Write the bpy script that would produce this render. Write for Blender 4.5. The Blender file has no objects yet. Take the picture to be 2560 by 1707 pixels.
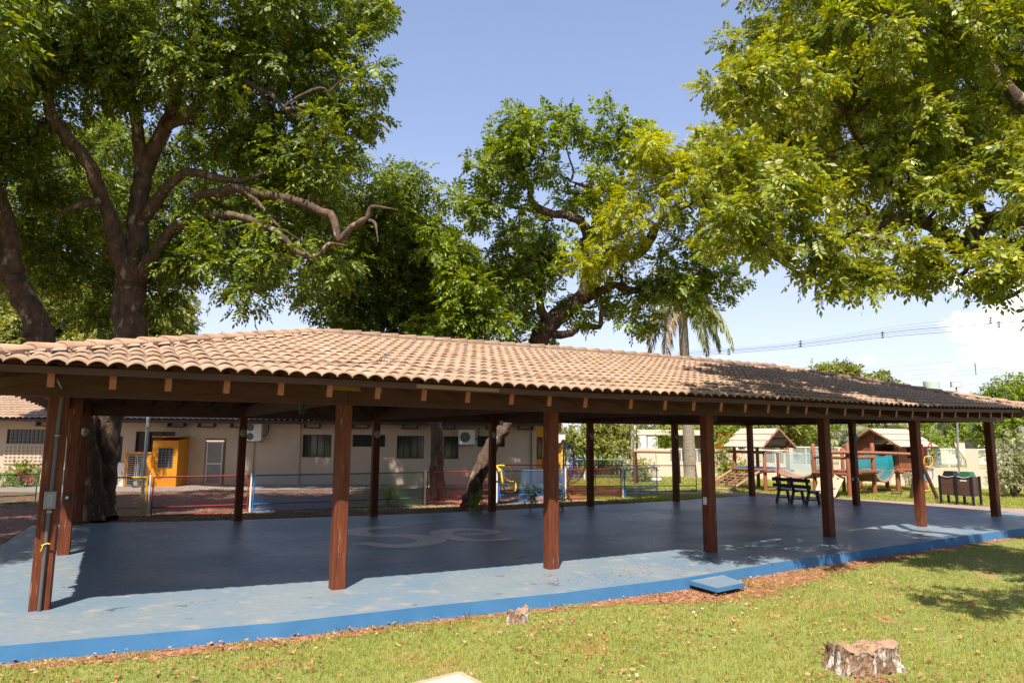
import bpy, math, random
import numpy as np
random.seed(7); rng = np.random.default_rng(11)
S = bpy.context.scene
# ------------------------------------------------------------------ camera, sky, sun
F_PX, YAW, PIT, ROL = 1745.5, math.radians(29.444), math.radians(7.85), math.radians(.37)
C0 = np.array([.6086, -9.5636, 1.9572])
def _basis():
    w = np.array([math.sin(YAW)*math.cos(PIT), math.cos(YAW)*math.cos(PIT), math.sin(PIT)])
    r = np.array([math.cos(YAW), -math.sin(YAW), 0.]); u = np.cross(r, w)
    c, s = math.cos(ROL), math.sin(ROL)
    return c*r+s*u, -s*r+c*u, w
CR, CU, CW = _basis()
cam_d = bpy.data.cameras.new('camera'); cam = bpy.data.objects.new('camera', cam_d); S.collection.objects.link(cam)
from mathutils import Matrix, Vector
cam.matrix_world = Matrix(((CR[0], CU[0], -CW[0], C0[0]), (CR[1], CU[1], -CW[1], C0[1]), (CR[2], CU[2], -CW[2], C0[2]), (0, 0, 0, 1)))
cam_d.sensor_width = 36; cam_d.lens = F_PX/2560*36; cam_d.clip_end = 3000; cam_d.clip_start = .05
S.camera = cam
W = bpy.data.worlds.new('World'); S.world = W; W.use_nodes = True
SUNV = np.array([.617, .787, -1.5]); SUNV /= np.linalg.norm(SUNV)
nt = W.node_tree; nt.nodes.clear()
def wn(t, **k):
    n = nt.nodes.new(t)
    for a, b in k.items(): setattr(n, a, b)
    return n
sky = wn('ShaderNodeTexSky', sky_type='NISHITA', sun_disc=False)
sky.sun_elevation = math.asin(-SUNV[2]); sky.sun_rotation = math.atan2(-SUNV[0], -SUNV[1])
sky.altitude = 600; sky.air_density = 1.0; sky.dust_density = 1.2; sky.ozone_density = 1.6
bg = wn('ShaderNodeBackground'); bg.inputs[1].default_value = .075
wo = wn('ShaderNodeOutputWorld')
tc = wn('ShaderNodeTexCoord')
# clouds low in the east of the sky
cn = wn('ShaderNodeTexNoise'); cn.inputs['Scale'].default_value = 5.0; cn.inputs['Detail'].default_value = 9; cn.inputs['Roughness'].default_value = .58
mp = wn('ShaderNodeMapping'); mp.inputs['Scale'].default_value = (1, 1, 2.4); mp.inputs['Location'].default_value = (3.1, .4, .2)
nt.links.new(tc.outputs['Generated'], mp.inputs[0]); nt.links.new(mp.outputs[0], cn.inputs['Vector'])
def dirdot(v, lo, hi, amp=1.0):
    d = wn('ShaderNodeVectorMath', operation='DOT_PRODUCT'); nt.links.new(tc.outputs['Generated'], d.inputs[0])
    v = np.array(v, float); d.inputs[1].default_value = tuple(v/np.linalg.norm(v))
    m = wn('ShaderNodeMapRange'); m.inputs[1].default_value = lo; m.inputs[2].default_value = hi; m.inputs[3].default_value = 0; m.inputs[4].default_value = amp; m.clamp = True
    nt.links.new(d.outputs['Value'], m.inputs[0]); return m.outputs[0]
def ray(x, y): return CW + CR*((x-1280)/F_PX) - CU*((y-853.5)/F_PX)
def mth(op, a, b):
    m = wn('ShaderNodeMath', operation=op)
    for i, q in enumerate((a, b)):
        if isinstance(q, (int, float)): m.inputs[i].default_value = q
        else: nt.links.new(q, m.inputs[i])
    return m.outputs[0]
blobs = None
for (px, py, lo, hi, a) in [(2640, 770, .990, 1.0, .36), (2380, 945, .9992, .99995, .14), (2150, 876, .9996, 1.0, .14), (2500, 640, .997, 1., .2), (560, 826, .9997, 1.0, .10), (2420, 870, .9992, 1., .13)]:
    o = dirdot(ray(px, py), lo, hi, a); blobs = o if blobs is None else mth('MAXIMUM', blobs, o)
dens = mth('ADD', cn.outputs[0], blobs)
cr = wn('ShaderNodeMapRange'); cr.inputs[1].default_value = .70; cr.inputs[2].default_value = .80; cr.clamp = True; cr.interpolation_type = 'SMOOTHSTEP'
nt.links.new(dens, cr.inputs[0])
mx = wn('ShaderNodeMix', data_type='RGBA'); nt.links.new(cr.outputs[0], mx.inputs[0]); mx.inputs[7].default_value = (12, 11.8, 11.6, 1)
# thin high haze veil: paler toward the horizon
sep = wn('ShaderNodeSeparateXYZ'); nt.links.new(tc.outputs['Generated'], sep.inputs[0])
hz = wn('ShaderNodeMapRange'); hz.inputs[1].default_value = 0.0; hz.inputs[2].default_value = .62; hz.inputs[3].default_value = .78; hz.inputs[4].default_value = .34; hz.clamp = True
nt.links.new(sep.outputs[2], hz.inputs[0])
veil = wn('ShaderNodeMix', data_type='RGBA'); nt.links.new(hz.outputs[0], veil.inputs[0]); nt.links.new(sky.outputs[0], veil.inputs[6]); vc = wn('ShaderNodeMix', data_type='RGBA'); vr = wn('ShaderNodeMapRange'); vr.inputs[1].default_value = .02; vr.inputs[2].default_value = .42; vr.clamp = True; nt.links.new(sep.outputs[2], vr.inputs[0]); nt.links.new(vr.outputs[0], vc.inputs[0]); vc.inputs[6].default_value = (8.6, 9.0, 10.2, 1); vc.inputs[7].default_value = (4.6, 5.9, 9.6, 1)
nt.links.new(vc.outputs[2], veil.inputs[7])
nt.links.new(veil.outputs[2], mx.inputs[6]); nt.links.new(mx.outputs[2], bg.inputs[0]); nt.links.new(bg.outputs[0], wo.inputs[0])
sl = bpy.data.lights.new('sun', 'SUN'); sl.energy = 5.0; sl.angle = math.radians(.53); sl.color = (1, .93, .82)
so = bpy.data.objects.new('sun', sl); S.collection.objects.link(so)
so.rotation_euler = Vector(tuple(SUNV)).to_track_quat('-Z', 'Y').to_euler()
S.view_settings.view_transform = 'Standard'; S.view_settings.look = 'None'; S.view_settings.exposure = .85; S.view_settings.gamma = 1

# ------------------------------------------------------------------ helpers: photo pixel -> place in the world
def G(x, y, z=0.): d = ray(x, y); return C0 + d*((z-C0[2])/d[2])
def PT(x, y, dep): return C0 + ray(x, y)*dep
def PX(p): d = np.array(p)-C0; return 1280+F_PX*(d@CR)/(d@CW), 853.5-F_PX*(d@CU)/(d@CW)
def zat(g, py):
    lo, hi = -3., 40.
    for _ in range(40):
        m = (lo+hi)/2
        if PX((g[0], g[1], m))[1] > py: lo = m
        else: hi = m
    return lo
def gz(y):  # ground height: lawn in front is a step lower than the yard behind
    t = min(max((y+1.)/6., 0), 1); return -.17+.11*t
# ------------------------------------------------------------------ materials
def _n(t, nt, **k):
    n = nt.nodes.new(t)
    for a, b in k.items(): setattr(n, a, b)
    return n
def M(name, c1, c2=None, sc=6, rough=.75, bump=0, bsc=None, stretch=(1, 1, 1), metal=0, c3=None, sc3=1.5, t3=(.5, .62), isl=0, spec=.4, lohi=(.35, .65), trans=0, coord='Object', det=8, isl_c=None, rough2=None, bd=.02):
    m = bpy.data.materials.new(name); m.use_nodes = True; t = m.node_tree; t.nodes.clear(); L = t.links.new
    out = _n('ShaderNodeOutputMaterial', t); b = _n('ShaderNodeBsdfPrincipled', t)
    b.inputs['Roughness'].default_value = rough; b.inputs['Metallic'].default_value = metal; b.inputs['Specular IOR Level'].default_value = spec
    tcn = _n('ShaderNodeTexCoord', t); mpn = _n('ShaderNodeMapping', t); mpn.inputs['Scale'].default_value = stretch
    L(tcn.outputs[coord], mpn.inputs[0])
    col = None
    def rgba(c): return (c[0], c[1], c[2], 1)
    no = _n('ShaderNodeTexNoise', t); no.inputs['Scale'].default_value = sc; no.inputs['Detail'].default_value = det; no.inputs['Roughness'].default_value = .62; L(mpn.outputs[0], no.inputs['Vector'])
    if c2 is not None:
        mr = _n('ShaderNodeMapRange', t); mr.inputs[1].default_value, mr.inputs[2].default_value = lohi; L(no.outputs[0], mr.inputs[0])
        mi = _n('ShaderNodeMix', t, data_type='RGBA'); L(mr.outputs[0], mi.inputs[0]); mi.inputs[6].default_value = rgba(c1); mi.inputs[7].default_value = rgba(c2); col = mi.outputs[2]
        if rough2 is not None:
            rr = _n('ShaderNodeMapRange', t); rr.inputs[3].default_value = rough; rr.inputs[4].default_value = rough2; L(mr.outputs[0], rr.inputs[0]); L(rr.outputs[0], b.inputs['Roughness'])
    if c3 is not None:
        n3 = _n('ShaderNodeTexNoise', t); n3.inputs['Scale'].default_value = sc3; n3.inputs['Detail'].default_value = 6; n3.inputs['Roughness'].default_value = .65; L(mpn.outputs[0], n3.inputs['Vector'])
        m3 = _n('ShaderNodeMapRange', t); m3.inputs[1].default_value, m3.inputs[2].default_value = t3; L(n3.outputs[0], m3.inputs[0])
        mi = _n('ShaderNodeMix', t, data_type='RGBA'); L(m3.outputs[0], mi.inputs[0])
        if col is None: mi.inputs[6].default_value = rgba(c1)
        else: L(col, mi.inputs[6])
        mi.inputs[7].default_value = rgba(c3); col = mi.outputs[2]
    if isl or isl_c is not None:
        ge = _n('ShaderNodeNewGeometry', t)
        if isl_c is not None:
            mi = _n('ShaderNodeMix', t, data_type='RGBA')
            pw = _n('ShaderNodeMath', t, operation='POWER'); L(ge.outputs['Random Per Island'], pw.inputs[0]); pw.inputs[1].default_value = 2.5; L(pw.outputs[0], mi.inputs[0])
            if col is None: mi.inputs[6].default_value = rgba(c1)
            else: L(col, mi.inputs[6])
            mi.inputs[7].default_value = rgba(isl_c); col = mi.outputs[2]
        if isl:
            hs = _n('ShaderNodeHueSaturation', t); r = _n('ShaderNodeMapRange', t); r.inputs[3].default_value = 1-isl; r.inputs[4].default_value = 1+isl
            ml = _n('ShaderNodeMath', t, operation='MULTIPLY'); ml.inputs[1].default_value = 7.31; fr = _n('ShaderNodeMath', t, operation='FRACT')
            L(ge.outputs['Random Per Island'], ml.inputs[0]); L(ml.outputs[0], fr.inputs[0]); L(fr.outputs[0], r.inputs[0]); L(r.outputs[0], hs.inputs['Value'])
            if col is None: hs.inputs['Color'].default_value = rgba(c1)
            else: L(col, hs.inputs['Color'])
            col = hs.outputs[0]
    if col is None: b.inputs['Base Color'].default_value = rgba(c1)
    else: L(col, b.inputs['Base Color'])
    if bump:
        bn = no
        if bsc: bn = _n('ShaderNodeTexNoise', t); bn.inputs['Scale'].default_value = bsc; bn.inputs['Detail'].default_value = 8; bn.inputs['Roughness'].default_value = .6; L(mpn.outputs[0], bn.inputs['Vector'])
        bu = _n('ShaderNodeBump', t); bu.inputs['Strength'].default_value = bump; bu.inputs['Distance'].default_value = bd; L(bn.outputs[0], bu.inputs['Height']); L(bu.outputs[0], b.inputs['Normal'])
    if trans:
        tr = _n('ShaderNodeBsdfTranslucent', t); mg = _n('ShaderNodeMixShader', t); mg.inputs[0].default_value = trans
        if col is None: tr.inputs[0].default_value = rgba(c1)
        else:
            hs2 = _n('ShaderNodeHueSaturation', t); hs2.inputs['Hue'].default_value = .475; hs2.inputs['Saturation'].default_value = 1.1; hs2.inputs['Value'].default_value = 1.7; L(col, hs2.inputs['Color']); L(hs2.outputs[0], tr.inputs[0])
        L(b.outputs[0], mg.inputs[1]); L(tr.outputs[0], mg.inputs[2]); L(mg.outputs[0], out.inputs[0])
    else: L(b.outputs[0], out.inputs[0])
    return m
MT = dict(
 post=M('stained_wood', (.21, .055, .022), (.075, .024, .013), 7, .6, .8, 30, (5, 5, .3), c3=(.36, .25, .18), sc3=9, t3=(.61, .70), bd=.006, spec=.2, lohi=(.3, .7)),
 beam=M('dark_stained_wood', (.095, .034, .028), (.055, .020, .017), 4, .6, .3, 25, (.3, 3, 3), bd=.006),
 rafter=M('rafter_wood', (.12, .045, .022), (.09, .034, .018), 8, .6, .2, bd=.005, isl=.2),
 rafter_end=M('cut_rafter_end_wood', (.34, .095, .034), (.36, .15, .075), 12, .7, .3, bd=.004),
 fascia=M('fascia_board', (.115, .05, .035), (.07, .033, .025), 4, .7, .3, 30, (.3, 4, 4), bd=.005),
 newboard=M('pale_board', (.34, .21, .11), (.26, .15, .08), 5, .7, .2, stretch=(.4, 4, 4)),
 tile=M('clay_tile', (.40, .275, .19), (.31, .195, .125), 2.2, .85, .25, 60, c3=(.24, .15, .10), sc3=6, t3=(.60, .74), isl=.07, bd=.006),
 ridge=M('ridge_tile', (.41, .265, .175), (.30, .175, .11), 3, .85, .3, 50, c3=(.22, .14, .10), sc3=7, t3=(.55, .7), isl=.10, bd=.006),
 mortar=M('roof_mortar', (.36, .25, .18), (.2, .14, .11), 9, .95, .6, 30),
 bark=M('bark', (.150, .092, .062), (.055, .036, .026), 7, .95, 1.0, 11, (1, 1, .45), c3=(.34, .27, .21), sc3=4.5, t3=(.57, .66), bd=.06),
 palmbark=M('palm_bark', (.36, .30, .24), (.24, .19, .15), 4, .9, .6, 14, (1, 1, 3), bd=.03),
 leafA=M('leaf_deep_green', (.10, .155, .018), (.048, .09, .014), .9, .45, trans=.34, isl=.35, coord='Object', spec=.35, isl_c=(.30, .34, .03)),
 leafB=M('leaf_mid_green', (.135, .205, .018), (.075, .13, .015), .8, .45, trans=.36, isl=.35, spec=.35, isl_c=(.32, .37, .025)),
 leafC=M('leaf_olive_green', (.19, .245, .022), (.11, .17, .018), .8, .42, trans=.38, isl=.38, spec=.45, isl_c=(.42, .40, .045)),
 leafY=M('leaf_yellow_green', (.36, .40, .02), (.27, .33, .018), 1.1, .5, trans=.42, isl=.3, spec=.35, isl_c=(.38, .38, .03)),
 leafbg=M('leaf_background', (.20, .225, .035), (.12, .15, .026), .5, .6, trans=.3, isl=.35, isl_c=(.34, .32, .06)),
 leafpale=M('leaf_variegated', (.20, .23, .09), (.30, .30, .15), 3, .6, trans=.3, isl=.3, isl_c=(.40, .38, .2)),
 palmleaf=M('palm_leaf', (.16, .20, .06), (.23, .26, .10), 2, .5, trans=.25, isl=.3, isl_c=(.3, .26, .14)),
 palmdry=M('dry_palm_leaf', (.34, .25, .14), (.25, .19, .1), 2, .8, trans=.2, isl=.3),
 flower=M('red_flower', (.6, .06, .02), trans=.3),
 grassblade=M('grass_blade', (.25, .31, .045), (.35, .37, .07), .7, .6, trans=.35, isl=.3, isl_c=(.46, .42, .14), coord='Object'),
 lawn=M('lawn_soil', (.17, .20, .045), (.24, .235, .065), 2.2, .95, .5, 40, c3=(.34, .17, .08), sc3=1.1, t3=(.56, .68), bd=.03),
 soil=M('red_soil', (.30, .125, .055), (.20, .085, .04), 6, .95, .8, 30, c3=(.40, .22, .12), sc3=14, t3=(.5, .6), bd=.03),
 dryleaf=M('dry_leaf', (.42, .16, .06), (.28, .10, .04), 30, .8, trans=.12, isl=.45, isl_c=(.52, .33, .19)),
 mulch=M('wood_mulch', (.50, .36, .21), (.26, .16, .09), 22, .95, 1, 35, bd=.04, c3=(.2, .11, .06), sc3=.8, t3=(.55, .7)),
 yard=M('yard_dirt', (.19, .10, .058), (.11, .062, .04), 5, .95, .6, 25, c3=(.10, .12, .03), sc3=.9, t3=(.58, .66), bd=.03),
 orangeyard=M('orange_rubber_ground', (.30, .125, .06), (.24, .10, .05), 3, .9, .3, 40),
 cement=M('cement_paving', (.30, .25, .21), (.22, .185, .155), 2, .9, .3, 30, c3=(.2, .16, .13), sc3=1.5, t3=(.58, .72)),
 redpath=M('red_paving', (.23, .095, .055), (.17, .075, .05), 3, .85, .4, 20),
 mauvepath=M('mauve_paving', (.34, .235, .19), (.27, .18, .15), 2, .9, .3, 18),
 edgeblue=M('blue_kerb_paint', (.045, .17, .37), (.06, .20, .40), 2.5, .7, .25, 60, c3=(.22, .36, .52), sc3=14, t3=(.68, .74), bd=.006),
 wall=M('beige_wall', (.56, .44, .33), (.50, .39, .295), 1.2, .9, .15, 60),
 wallp=M('perimeter_wall', (.66, .55, .42), (.58, .48, .37), .8, .9, .2, 40, c3=(.40, .33, .26), sc3=.7, t3=(.6, .75)),
 white=M('white_paint', (.78, .76, .72), (.70, .68, .64), 3, .6), offwhite=M('cream_plastic', (.66, .63, .52), None, rough=.5),
 orange=M('orange_paint', (.62, .24, .008), (.55, .20, .006), 2, .6, .1), yellow=M('yellow_paint', (.72, .42, .02), None, rough=.4),
 orangewall=M('orange_wall', (.70, .32, .02), (.62, .27, .015), 1, .8),
 red=M('red_paint', (.24, .018, .014), (.30, .03, .02), 5, .45), blue=M('blue_paint', (.02, .13, .40), (.03, .2, .5), 5, .45),
 green=M('green_paint', (.03, .13, .04), (.05, .2, .06), 5, .5), lime=M('lime_paint', (.20, .42, .03), None, rough=.4), purple=M('purple_paint', (.16, .03, .3), None, rough=.4),
 meshred=M('red_wire', (.26, .045, .03), None, rough=.5), meshblue=M('blue_wire', (.10, .30, .62), None, rough=.5), meshgreen=M('green_wire', (.10, .30, .14), None, rough=.5), meshyel=M('yellow_wire', (.75, .45, .05), None, rough=.5), meshgrey=M('grey_wire', (.4, .4, .4), None, rough=.5),
 galv=M('galvanised_steel', (.42, .42, .42), (.32, .32, .33), 6, .45, metal=.5), darkmetal=M('dark_metal', (.03, .03, .032), None, rough=.5), grey=M('grey_plastic', (.30, .30, .29), (.25, .25, .24), 5, .6),
 conduit=M('grey_conduit', (.10, .10, .105), None, rough=.45),
 glass=M('dark_window_glass', (.018, .020, .022), (.035, .035, .032), 1.5, .08, spec=.8), frame=M('brown_aluminium', (.045, .028, .022), None, rough=.5), lampglass=M('lamp_glass', (.42, .44, .30), None, rough=.2),
 floodface=M('flood_glass', (.55, .60, .66), None, rough=.15, spec=.8),
 concrete=M('grey_concrete', (.42, .38, .34), (.33, .30, .27), 3, .9, .3, 30), slabpink=M('pale_concrete', (.50, .44, .38), (.42, .36, .31), 5, .9, .3, 60),
 log=M('eucalyptus_log', (.28, .10, .045), (.20, .068, .03), 4, .6, .3, 20, (3, 3, .6), bd=.01), palelog=M('pale_log', (.42, .25, .15), (.34, .19, .11), 4, .7, .3, 20, bd=.01),
 shingle=M('wood_plank_roof', (.50, .42, .33), (.36, .29, .22), 3, .85, .3, 20, (4, 4, .6)), plank=M('varnished_planks', (.30, .095, .04), (.20, .06, .028), 5, .55, .3, 14, (6, 6, .5), bd=.01),
 ramp=M('ramp_board', (.52, .36, .25), (.42, .28, .19), 3, .75, .3, 20, (3, 3, .4)), darkplank=M('bin_slats', (.060, .036, .028), (.12, .055, .035), 5, .6, .2),
 benchwood=M('bench_dark', (.012, .014, .018), None, rough=.45), benchblue=M('bench_blue', (.05, .12, .38), None, rough=.4), teal=M('teal_rope', (.02, .33, .40), None, rough=.8), palecyan=M('faded_cyan_rope', (.42, .58, .58), None, rough=.8),
 stumpside=M('stump_bark', (.36, .23, .15), (.10, .055, .035), 14, .95, 1, 22, (1, 1, .35), c3=(.60, .53, .46), sc3=9, t3=(.52, .58), bd=.05), stumptop=M('stump_cut', (.46, .30, .17), (.24, .14, .09), 16, .95, 1, 30, c3=(.50, .24, .18), sc3=7, t3=(.5, .6), bd=.03),
 tank=M('tank_green', (.46, .56, .46), None, rough=.6), roofw=M('white_roof', (.72, .70, .66), None, rough=.7), wire=M('power_wire', (.10, .14, .20), None, rough=.6),
 binlid=M('green_lid', (.02, .12, .05), None, rough=.35), binblack=M('black_lid', (.015, .015, .015), None, rough=.35), tyre=M('pale_tyre', (.55, .55, .56), None, rough=.6), rubber=M('black_rubber', (.02, .02, .02), None, rough=.7),
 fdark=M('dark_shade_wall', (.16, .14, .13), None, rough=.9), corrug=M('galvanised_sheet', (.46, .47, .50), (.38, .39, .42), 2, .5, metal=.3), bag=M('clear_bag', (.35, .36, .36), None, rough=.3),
)
# painted floor: one procedural material with faded bare patches, puddle-dark stains and glossy sealed paint
def floor_mat(name, a, b_, c):
    m = M(name, a, b_,   .55, .42, 1.0, 7, c3=c, sc3=2.6, t3=(.55, .72), spec=.14, bd=.012, rough2=.34, lohi=(.38, .62), stretch=(1, 1, 1), coord='Object')
    t = m.node_tree; bs = [n for n in t.nodes if n.type == 'BSDF_PRINCIPLED'][0]; L = t.links.new
    old = bs.inputs['Base Color'].links[0].from_socket; mp_ = [n for n in t.nodes if n.type == 'MAPPING'][0]
    n = _n('ShaderNodeTexNoise', t); n.inputs['Scale'].default_value = 1.9; n.inputs['Detail'].default_value = 9; n.inputs['Roughness'].default_value = .7; L(mp_.outputs[0], n.inputs['Vector'])
    r = _n('ShaderNodeMapRange', t); r.inputs[1].default_value = .60; r.inputs[2].default_value = .68; L(n.outputs[0], r.inputs[0])
    mi = _n('ShaderNodeMix', t, data_type='RGBA'); L(r.outputs[0], mi.inputs[0]); L(old, mi.inputs[6]); mi.inputs[7].default_value = (.07, .085, .11, 1); L(mi.outputs[2], bs.inputs['Base Color'])
    return m
MT['floor'] = floor_mat('painted_floor', (.145, .205, .265), (.20, .235, .255), (.32, .285, .235))
MT['mark'] = M('faded_cream_paint', (.85, .74, .60), (.62, .54, .46), 4, .42, 1.0, 7, spec=.14, bd=.012, rough2=.34)
# ------------------------------------------------------------------ mesh building
ORIG = {}
class MB:
    def __init__(s): s.v = []; s.f = []; s.sm = []; s.mi = []; s.cur = 0
    def add(s, vs, fs, smooth=False):
        b = len(s.v); s.v.extend([tuple(float(c) for c in q) for q in vs]); s.f.extend([tuple(b+i for i in f) for f in fs]); s.sm.extend([smooth]*len(fs)); s.mi.extend([s.cur]*len(fs)); return s
    def hexa(s, p): return s.add(p, [(0, 3, 2, 1), (4, 5, 6, 7), (0, 1, 5, 4), (1, 2, 6, 5), (2, 3, 7, 6), (3, 0, 4, 7)])
    def box(s, c, sz, rz=0, ch=0):
        x, y, z = sz[0]/2, sz[1]/2, sz[2]/2; co, si = math.cos(rz), math.sin(rz)
        def T(a, b_, d): return (c[0]+a*co-b_*si, c[1]+a*si+b_*co, c[2]+d)
        if ch:
            k = ch; ring = [(-x+k, -y), (x-k, -y), (x, -y+k), (x, y-k), (x-k, y), (-x+k, y), (-x, y-k), (-x, -y+k)]
            vs = [T(a, b_, -z) for a, b_ in ring]+[T(a, b_, z) for a, b_ in ring]
            return s.add(vs, [tuple(range(7, -1, -1)), tuple(range(8, 16))]+[(i, (i+1) % 8, (i+1) % 8+8, i+8) for i in range(8)])
        return s.hexa([T(-x, -y, -z), T(x, -y, -z), T(x, y, -z), T(-x, y, -z), T(-x, -y, z), T(x, -y, z), T(x, y, z), T(-x, y, z)])
    def bar(s, a, b_, w, h, up=(0, 0, 1)):   # square bar between two points
        a = np.array(a, float); b_ = np.array(b_, float); d = b_-a; d /= np.linalg.norm(d)+1e-9; u = np.array(up, float)
        if abs(d@u) > .95: u = np.array([1., 0, 0])
        r = np.cross(d, u); r /= np.linalg.norm(r); u = np.cross(r, d); r = r*w/2; u = u*h/2
        return s.hexa([a-r-u, a+r-u, a+r+u, a-r+u, b_-r-u, b_+r-u, b_+r+u, b_-r+u])
    def tube(s, pts, rad, n=8, caps=True, wob=0, smooth=True):
        P = [np.array(p, float) for p in pts]; m = len(P)
        R = rad if hasattr(rad, '__len__') else [rad]*m
        vs = []; ref = np.array([.31, .22, .92])
        for i in range(m):
            t = P[min(i+1, m-1)]-P[max(i-1, 0)]; t /= np.linalg.norm(t)+1e-9
            a = np.cross(t, ref)
            if np.linalg.norm(a) < .1: a = np.cross(t, np.array([1., 0, 0]))
            a /= np.linalg.norm(a); b_ = np.cross(t, a)
            for k in range(n):
                th = 2*math.pi*k/n; r = R[i]*(1+(random.uniform(-wob, wob) if wob else 0))
                vs.append(P[i]+a*math.cos(th)*r+b_*math.sin(th)*r)
        fs = [(i*n+k, i*n+(k+1) % n, (i+1)*n+(k+1) % n, (i+1)*n+k) for i in range(m-1) for k in range(n)]
        s.add(vs, fs, smooth)
        if caps: s.add(vs[:n], [tuple(range(n-1, -1, -1))]); s.add(vs[-n:], [tuple(range(n))])
        return s
    def prism(s, poly, z0, z1):
        n = len(poly); return s.add([(p[0], p[1], z0) for p in poly]+[(p[0], p[1], z1) for p in poly], [tuple(range(n-1, -1, -1)), tuple(range(n, 2*n))]+[(i, (i+1) % n, (i+1) % n+n, i+n) for i in range(n)])
    def lathe(s, c, prof, n=16):
        vs = [(c[0]+r*math.cos(2*math.pi*k/n), c[1]+r*math.sin(2*math.pi*k/n), c[2]+z) for r, z in prof for k in range(n)]
        return s.add(vs, [(i*n+k, i*n+(k+1) % n, (i+1)*n+(k+1) % n, (i+1)*n+k) for i in range(len(prof)-1) for k in range(n)]+[tuple(range(n-1, -1, -1)), tuple(range((len(prof)-1)*n, len(prof)*n))], True)
    def build(s, name, m, parent=None, local=False):
        o0 = np.zeros(3)
        if parent is not None and not local: o0 = ORIG[parent.name]
        me = bpy.data.meshes.new(name); me.from_pydata([(a-o0[0], b_-o0[1], c-o0[2]) for a, b_, c in s.v], [], s.f)
        for q in (m if isinstance(m, (list, tuple)) else [m]): me.materials.append(MT[q] if isinstance(q, str) else q)
        me.polygons.foreach_set('use_smooth', s.sm)
        me.polygons.foreach_set('material_index', s.mi)
        me.update()
        return link(name, me, parent)
def link(name, me, parent=None):
    o = bpy.data.objects.new(name, me); S.collection.objects.link(o)
    if parent is not None: o.parent = parent; ORIG[o.name] = ORIG[parent.name]
    else: ORIG[o.name] = np.zeros(3)
    return o
def tag(o, label=None, cat=None, group=None, kind=None):
    for k, v in (('label', label), ('category', cat), ('group', group), ('kind', kind)):
        if v: o[k] = v
    return o
def thing(name, loc, label, cat, group=None):
    o = bpy.data.objects.new(name, None); S.collection.objects.link(o); o.location = tuple(float(q) for q in loc); ORIG[o.name] = np.array(loc, float)
    o.empty_display_size = .2
    return tag(o, label, cat, group)
def copy_tree(o, loc=None, rz=None, parent=None, label=None):
    c = o.copy(); S.collection.objects.link(c)
    if parent: c.parent = parent
    if loc is not None: c.location = tuple(float(q) for q in loc)
    if rz is not None: c.rotation_euler = (0, 0, rz)
    if label: c['label'] = label
    for ch in list(o.children): copy_tree(ch, parent=c)
    ORIG[c.name] = np.array(c.location)
    return c
def np_mesh(name, V, nq, m, parent=None, k=4, smooth=False):   # V: (nq*k,3) loose polygons of k corners
    o0 = ORIG[parent.name] if parent is not None else np.zeros(3)
    V = (V-o0).astype(np.float32); me = bpy.data.meshes.new(name)
    me.vertices.add(len(V)); me.vertices.foreach_set('co', V.ravel()); me.loops.add(nq*k); me.polygons.add(nq)
    me.loops.foreach_set('vertex_index', np.arange(nq*k, dtype=np.int32)); me.polygons.foreach_set('loop_start', np.arange(0, nq*k, k, dtype=np.int32)); me.polygons.foreach_set('loop_total', np.full(nq, k, np.int32))
    me.materials.append(MT[m]); me.update(calc_edges=True)
    return link(name, me, parent)
def smooth_path(pts, sub=4):
    P = np.array(pts, float); out = []
    for i in range(len(P)-1):
        p0 = P[max(i-1, 0)]; p1 = P[i]; p2 = P[i+1]; p3 = P[min(i+2, len(P)-1)]
        for j in range(sub):
            t = j/sub; out.append(.5*((2*p1)+(-p0+p2)*t+(2*p0-5*p1+4*p2-p3)*t*t+(-p0+3*p1-3*p2+p3)*t**3))
    out.append(P[-1]); return np.array(out)
def sheet(name, poly, z, m, kind='structure', parent=None, label=None):
    b = MB(); n = len(poly)
    zz = z if callable(z) else (lambda x, y: z)
    b.add([(p[0], p[1], zz(p[0], p[1])) for p in poly], [tuple(range(n))]); o = b.build(name, m, parent)
    if parent is None: o['kind'] = kind
    return o
# ------------------------------------------------------------------ ground
def gzz(x, y): return gz(y)
gb = MB()
ys = [-70, -12, -3, -1, 0, 1, 2, 3, 4, 5, 12, 40, 120, 900]; xs = [-600, -40, -10, 0, 10, 20, 40, 120, 900]
vs = [(x, y, gz(y)) for y in ys for x in xs]; nx = len(xs)
gb.add(vs, [(j*nx+i, j*nx+i+1, (j+1)*nx+i+1, (j+1)*nx+i) for j in range(len(ys)-1) for i in range(nx-1)], True)
ground = tag(gb.build('lawn', 'lawn'), kind='structure')
def wavy(poly, amp=.06, step=.5):
    out = []
    for i in range(len(poly)):
        a = np.array(poly[i][:2], float); b_ = np.array(poly[(i+1) % len(poly)][:2], float); n = max(1, int(np.linalg.norm(b_-a)/step))
        for j in range(n): out.append(a+(b_-a)*j/n+rng.uniform(-amp, amp, 2))
    return out
BT = np.array([.9182, -.3961]); BN = np.array([-.3961, -.9182]); B0 = np.array([16.8, 16.9])
def BW(s, out=0, z=0): p = B0-BT*s+BN*out; return np.array([p[0], p[1], z])
sheet('yard_dirt', wavy([(-14, 8.5), (10.5, 8.2), (12.6, 9.9), (15.8, 10.4), (16.5, 16), (16.8, 18), (-4, 27), (-16, 30)], .12), -.056, 'yard')
sheet('orange_rubber_ground', wavy([(8.3, 10.0), (12.6, 9.9), (15.2, 10.3), (16.4, 13.5), (15.6, 16.0), (12, 15.2), (9.6, 13.2)], .1), -.052, 'orangeyard')
sheet('mulch_strip', wavy([(1.1, 8.6), (3.2, 8.0), (6.4, 7.4), (9.6, 7.2), (13, 7.2), (15.5, 7.2), (15.6, 8.6), (13.5, 9.6), (10.6, 9.75), (8.6, 10.3), (4, 10.5), (1.3, 10.6)], .1, .3), -.048, 'mulch')
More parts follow.
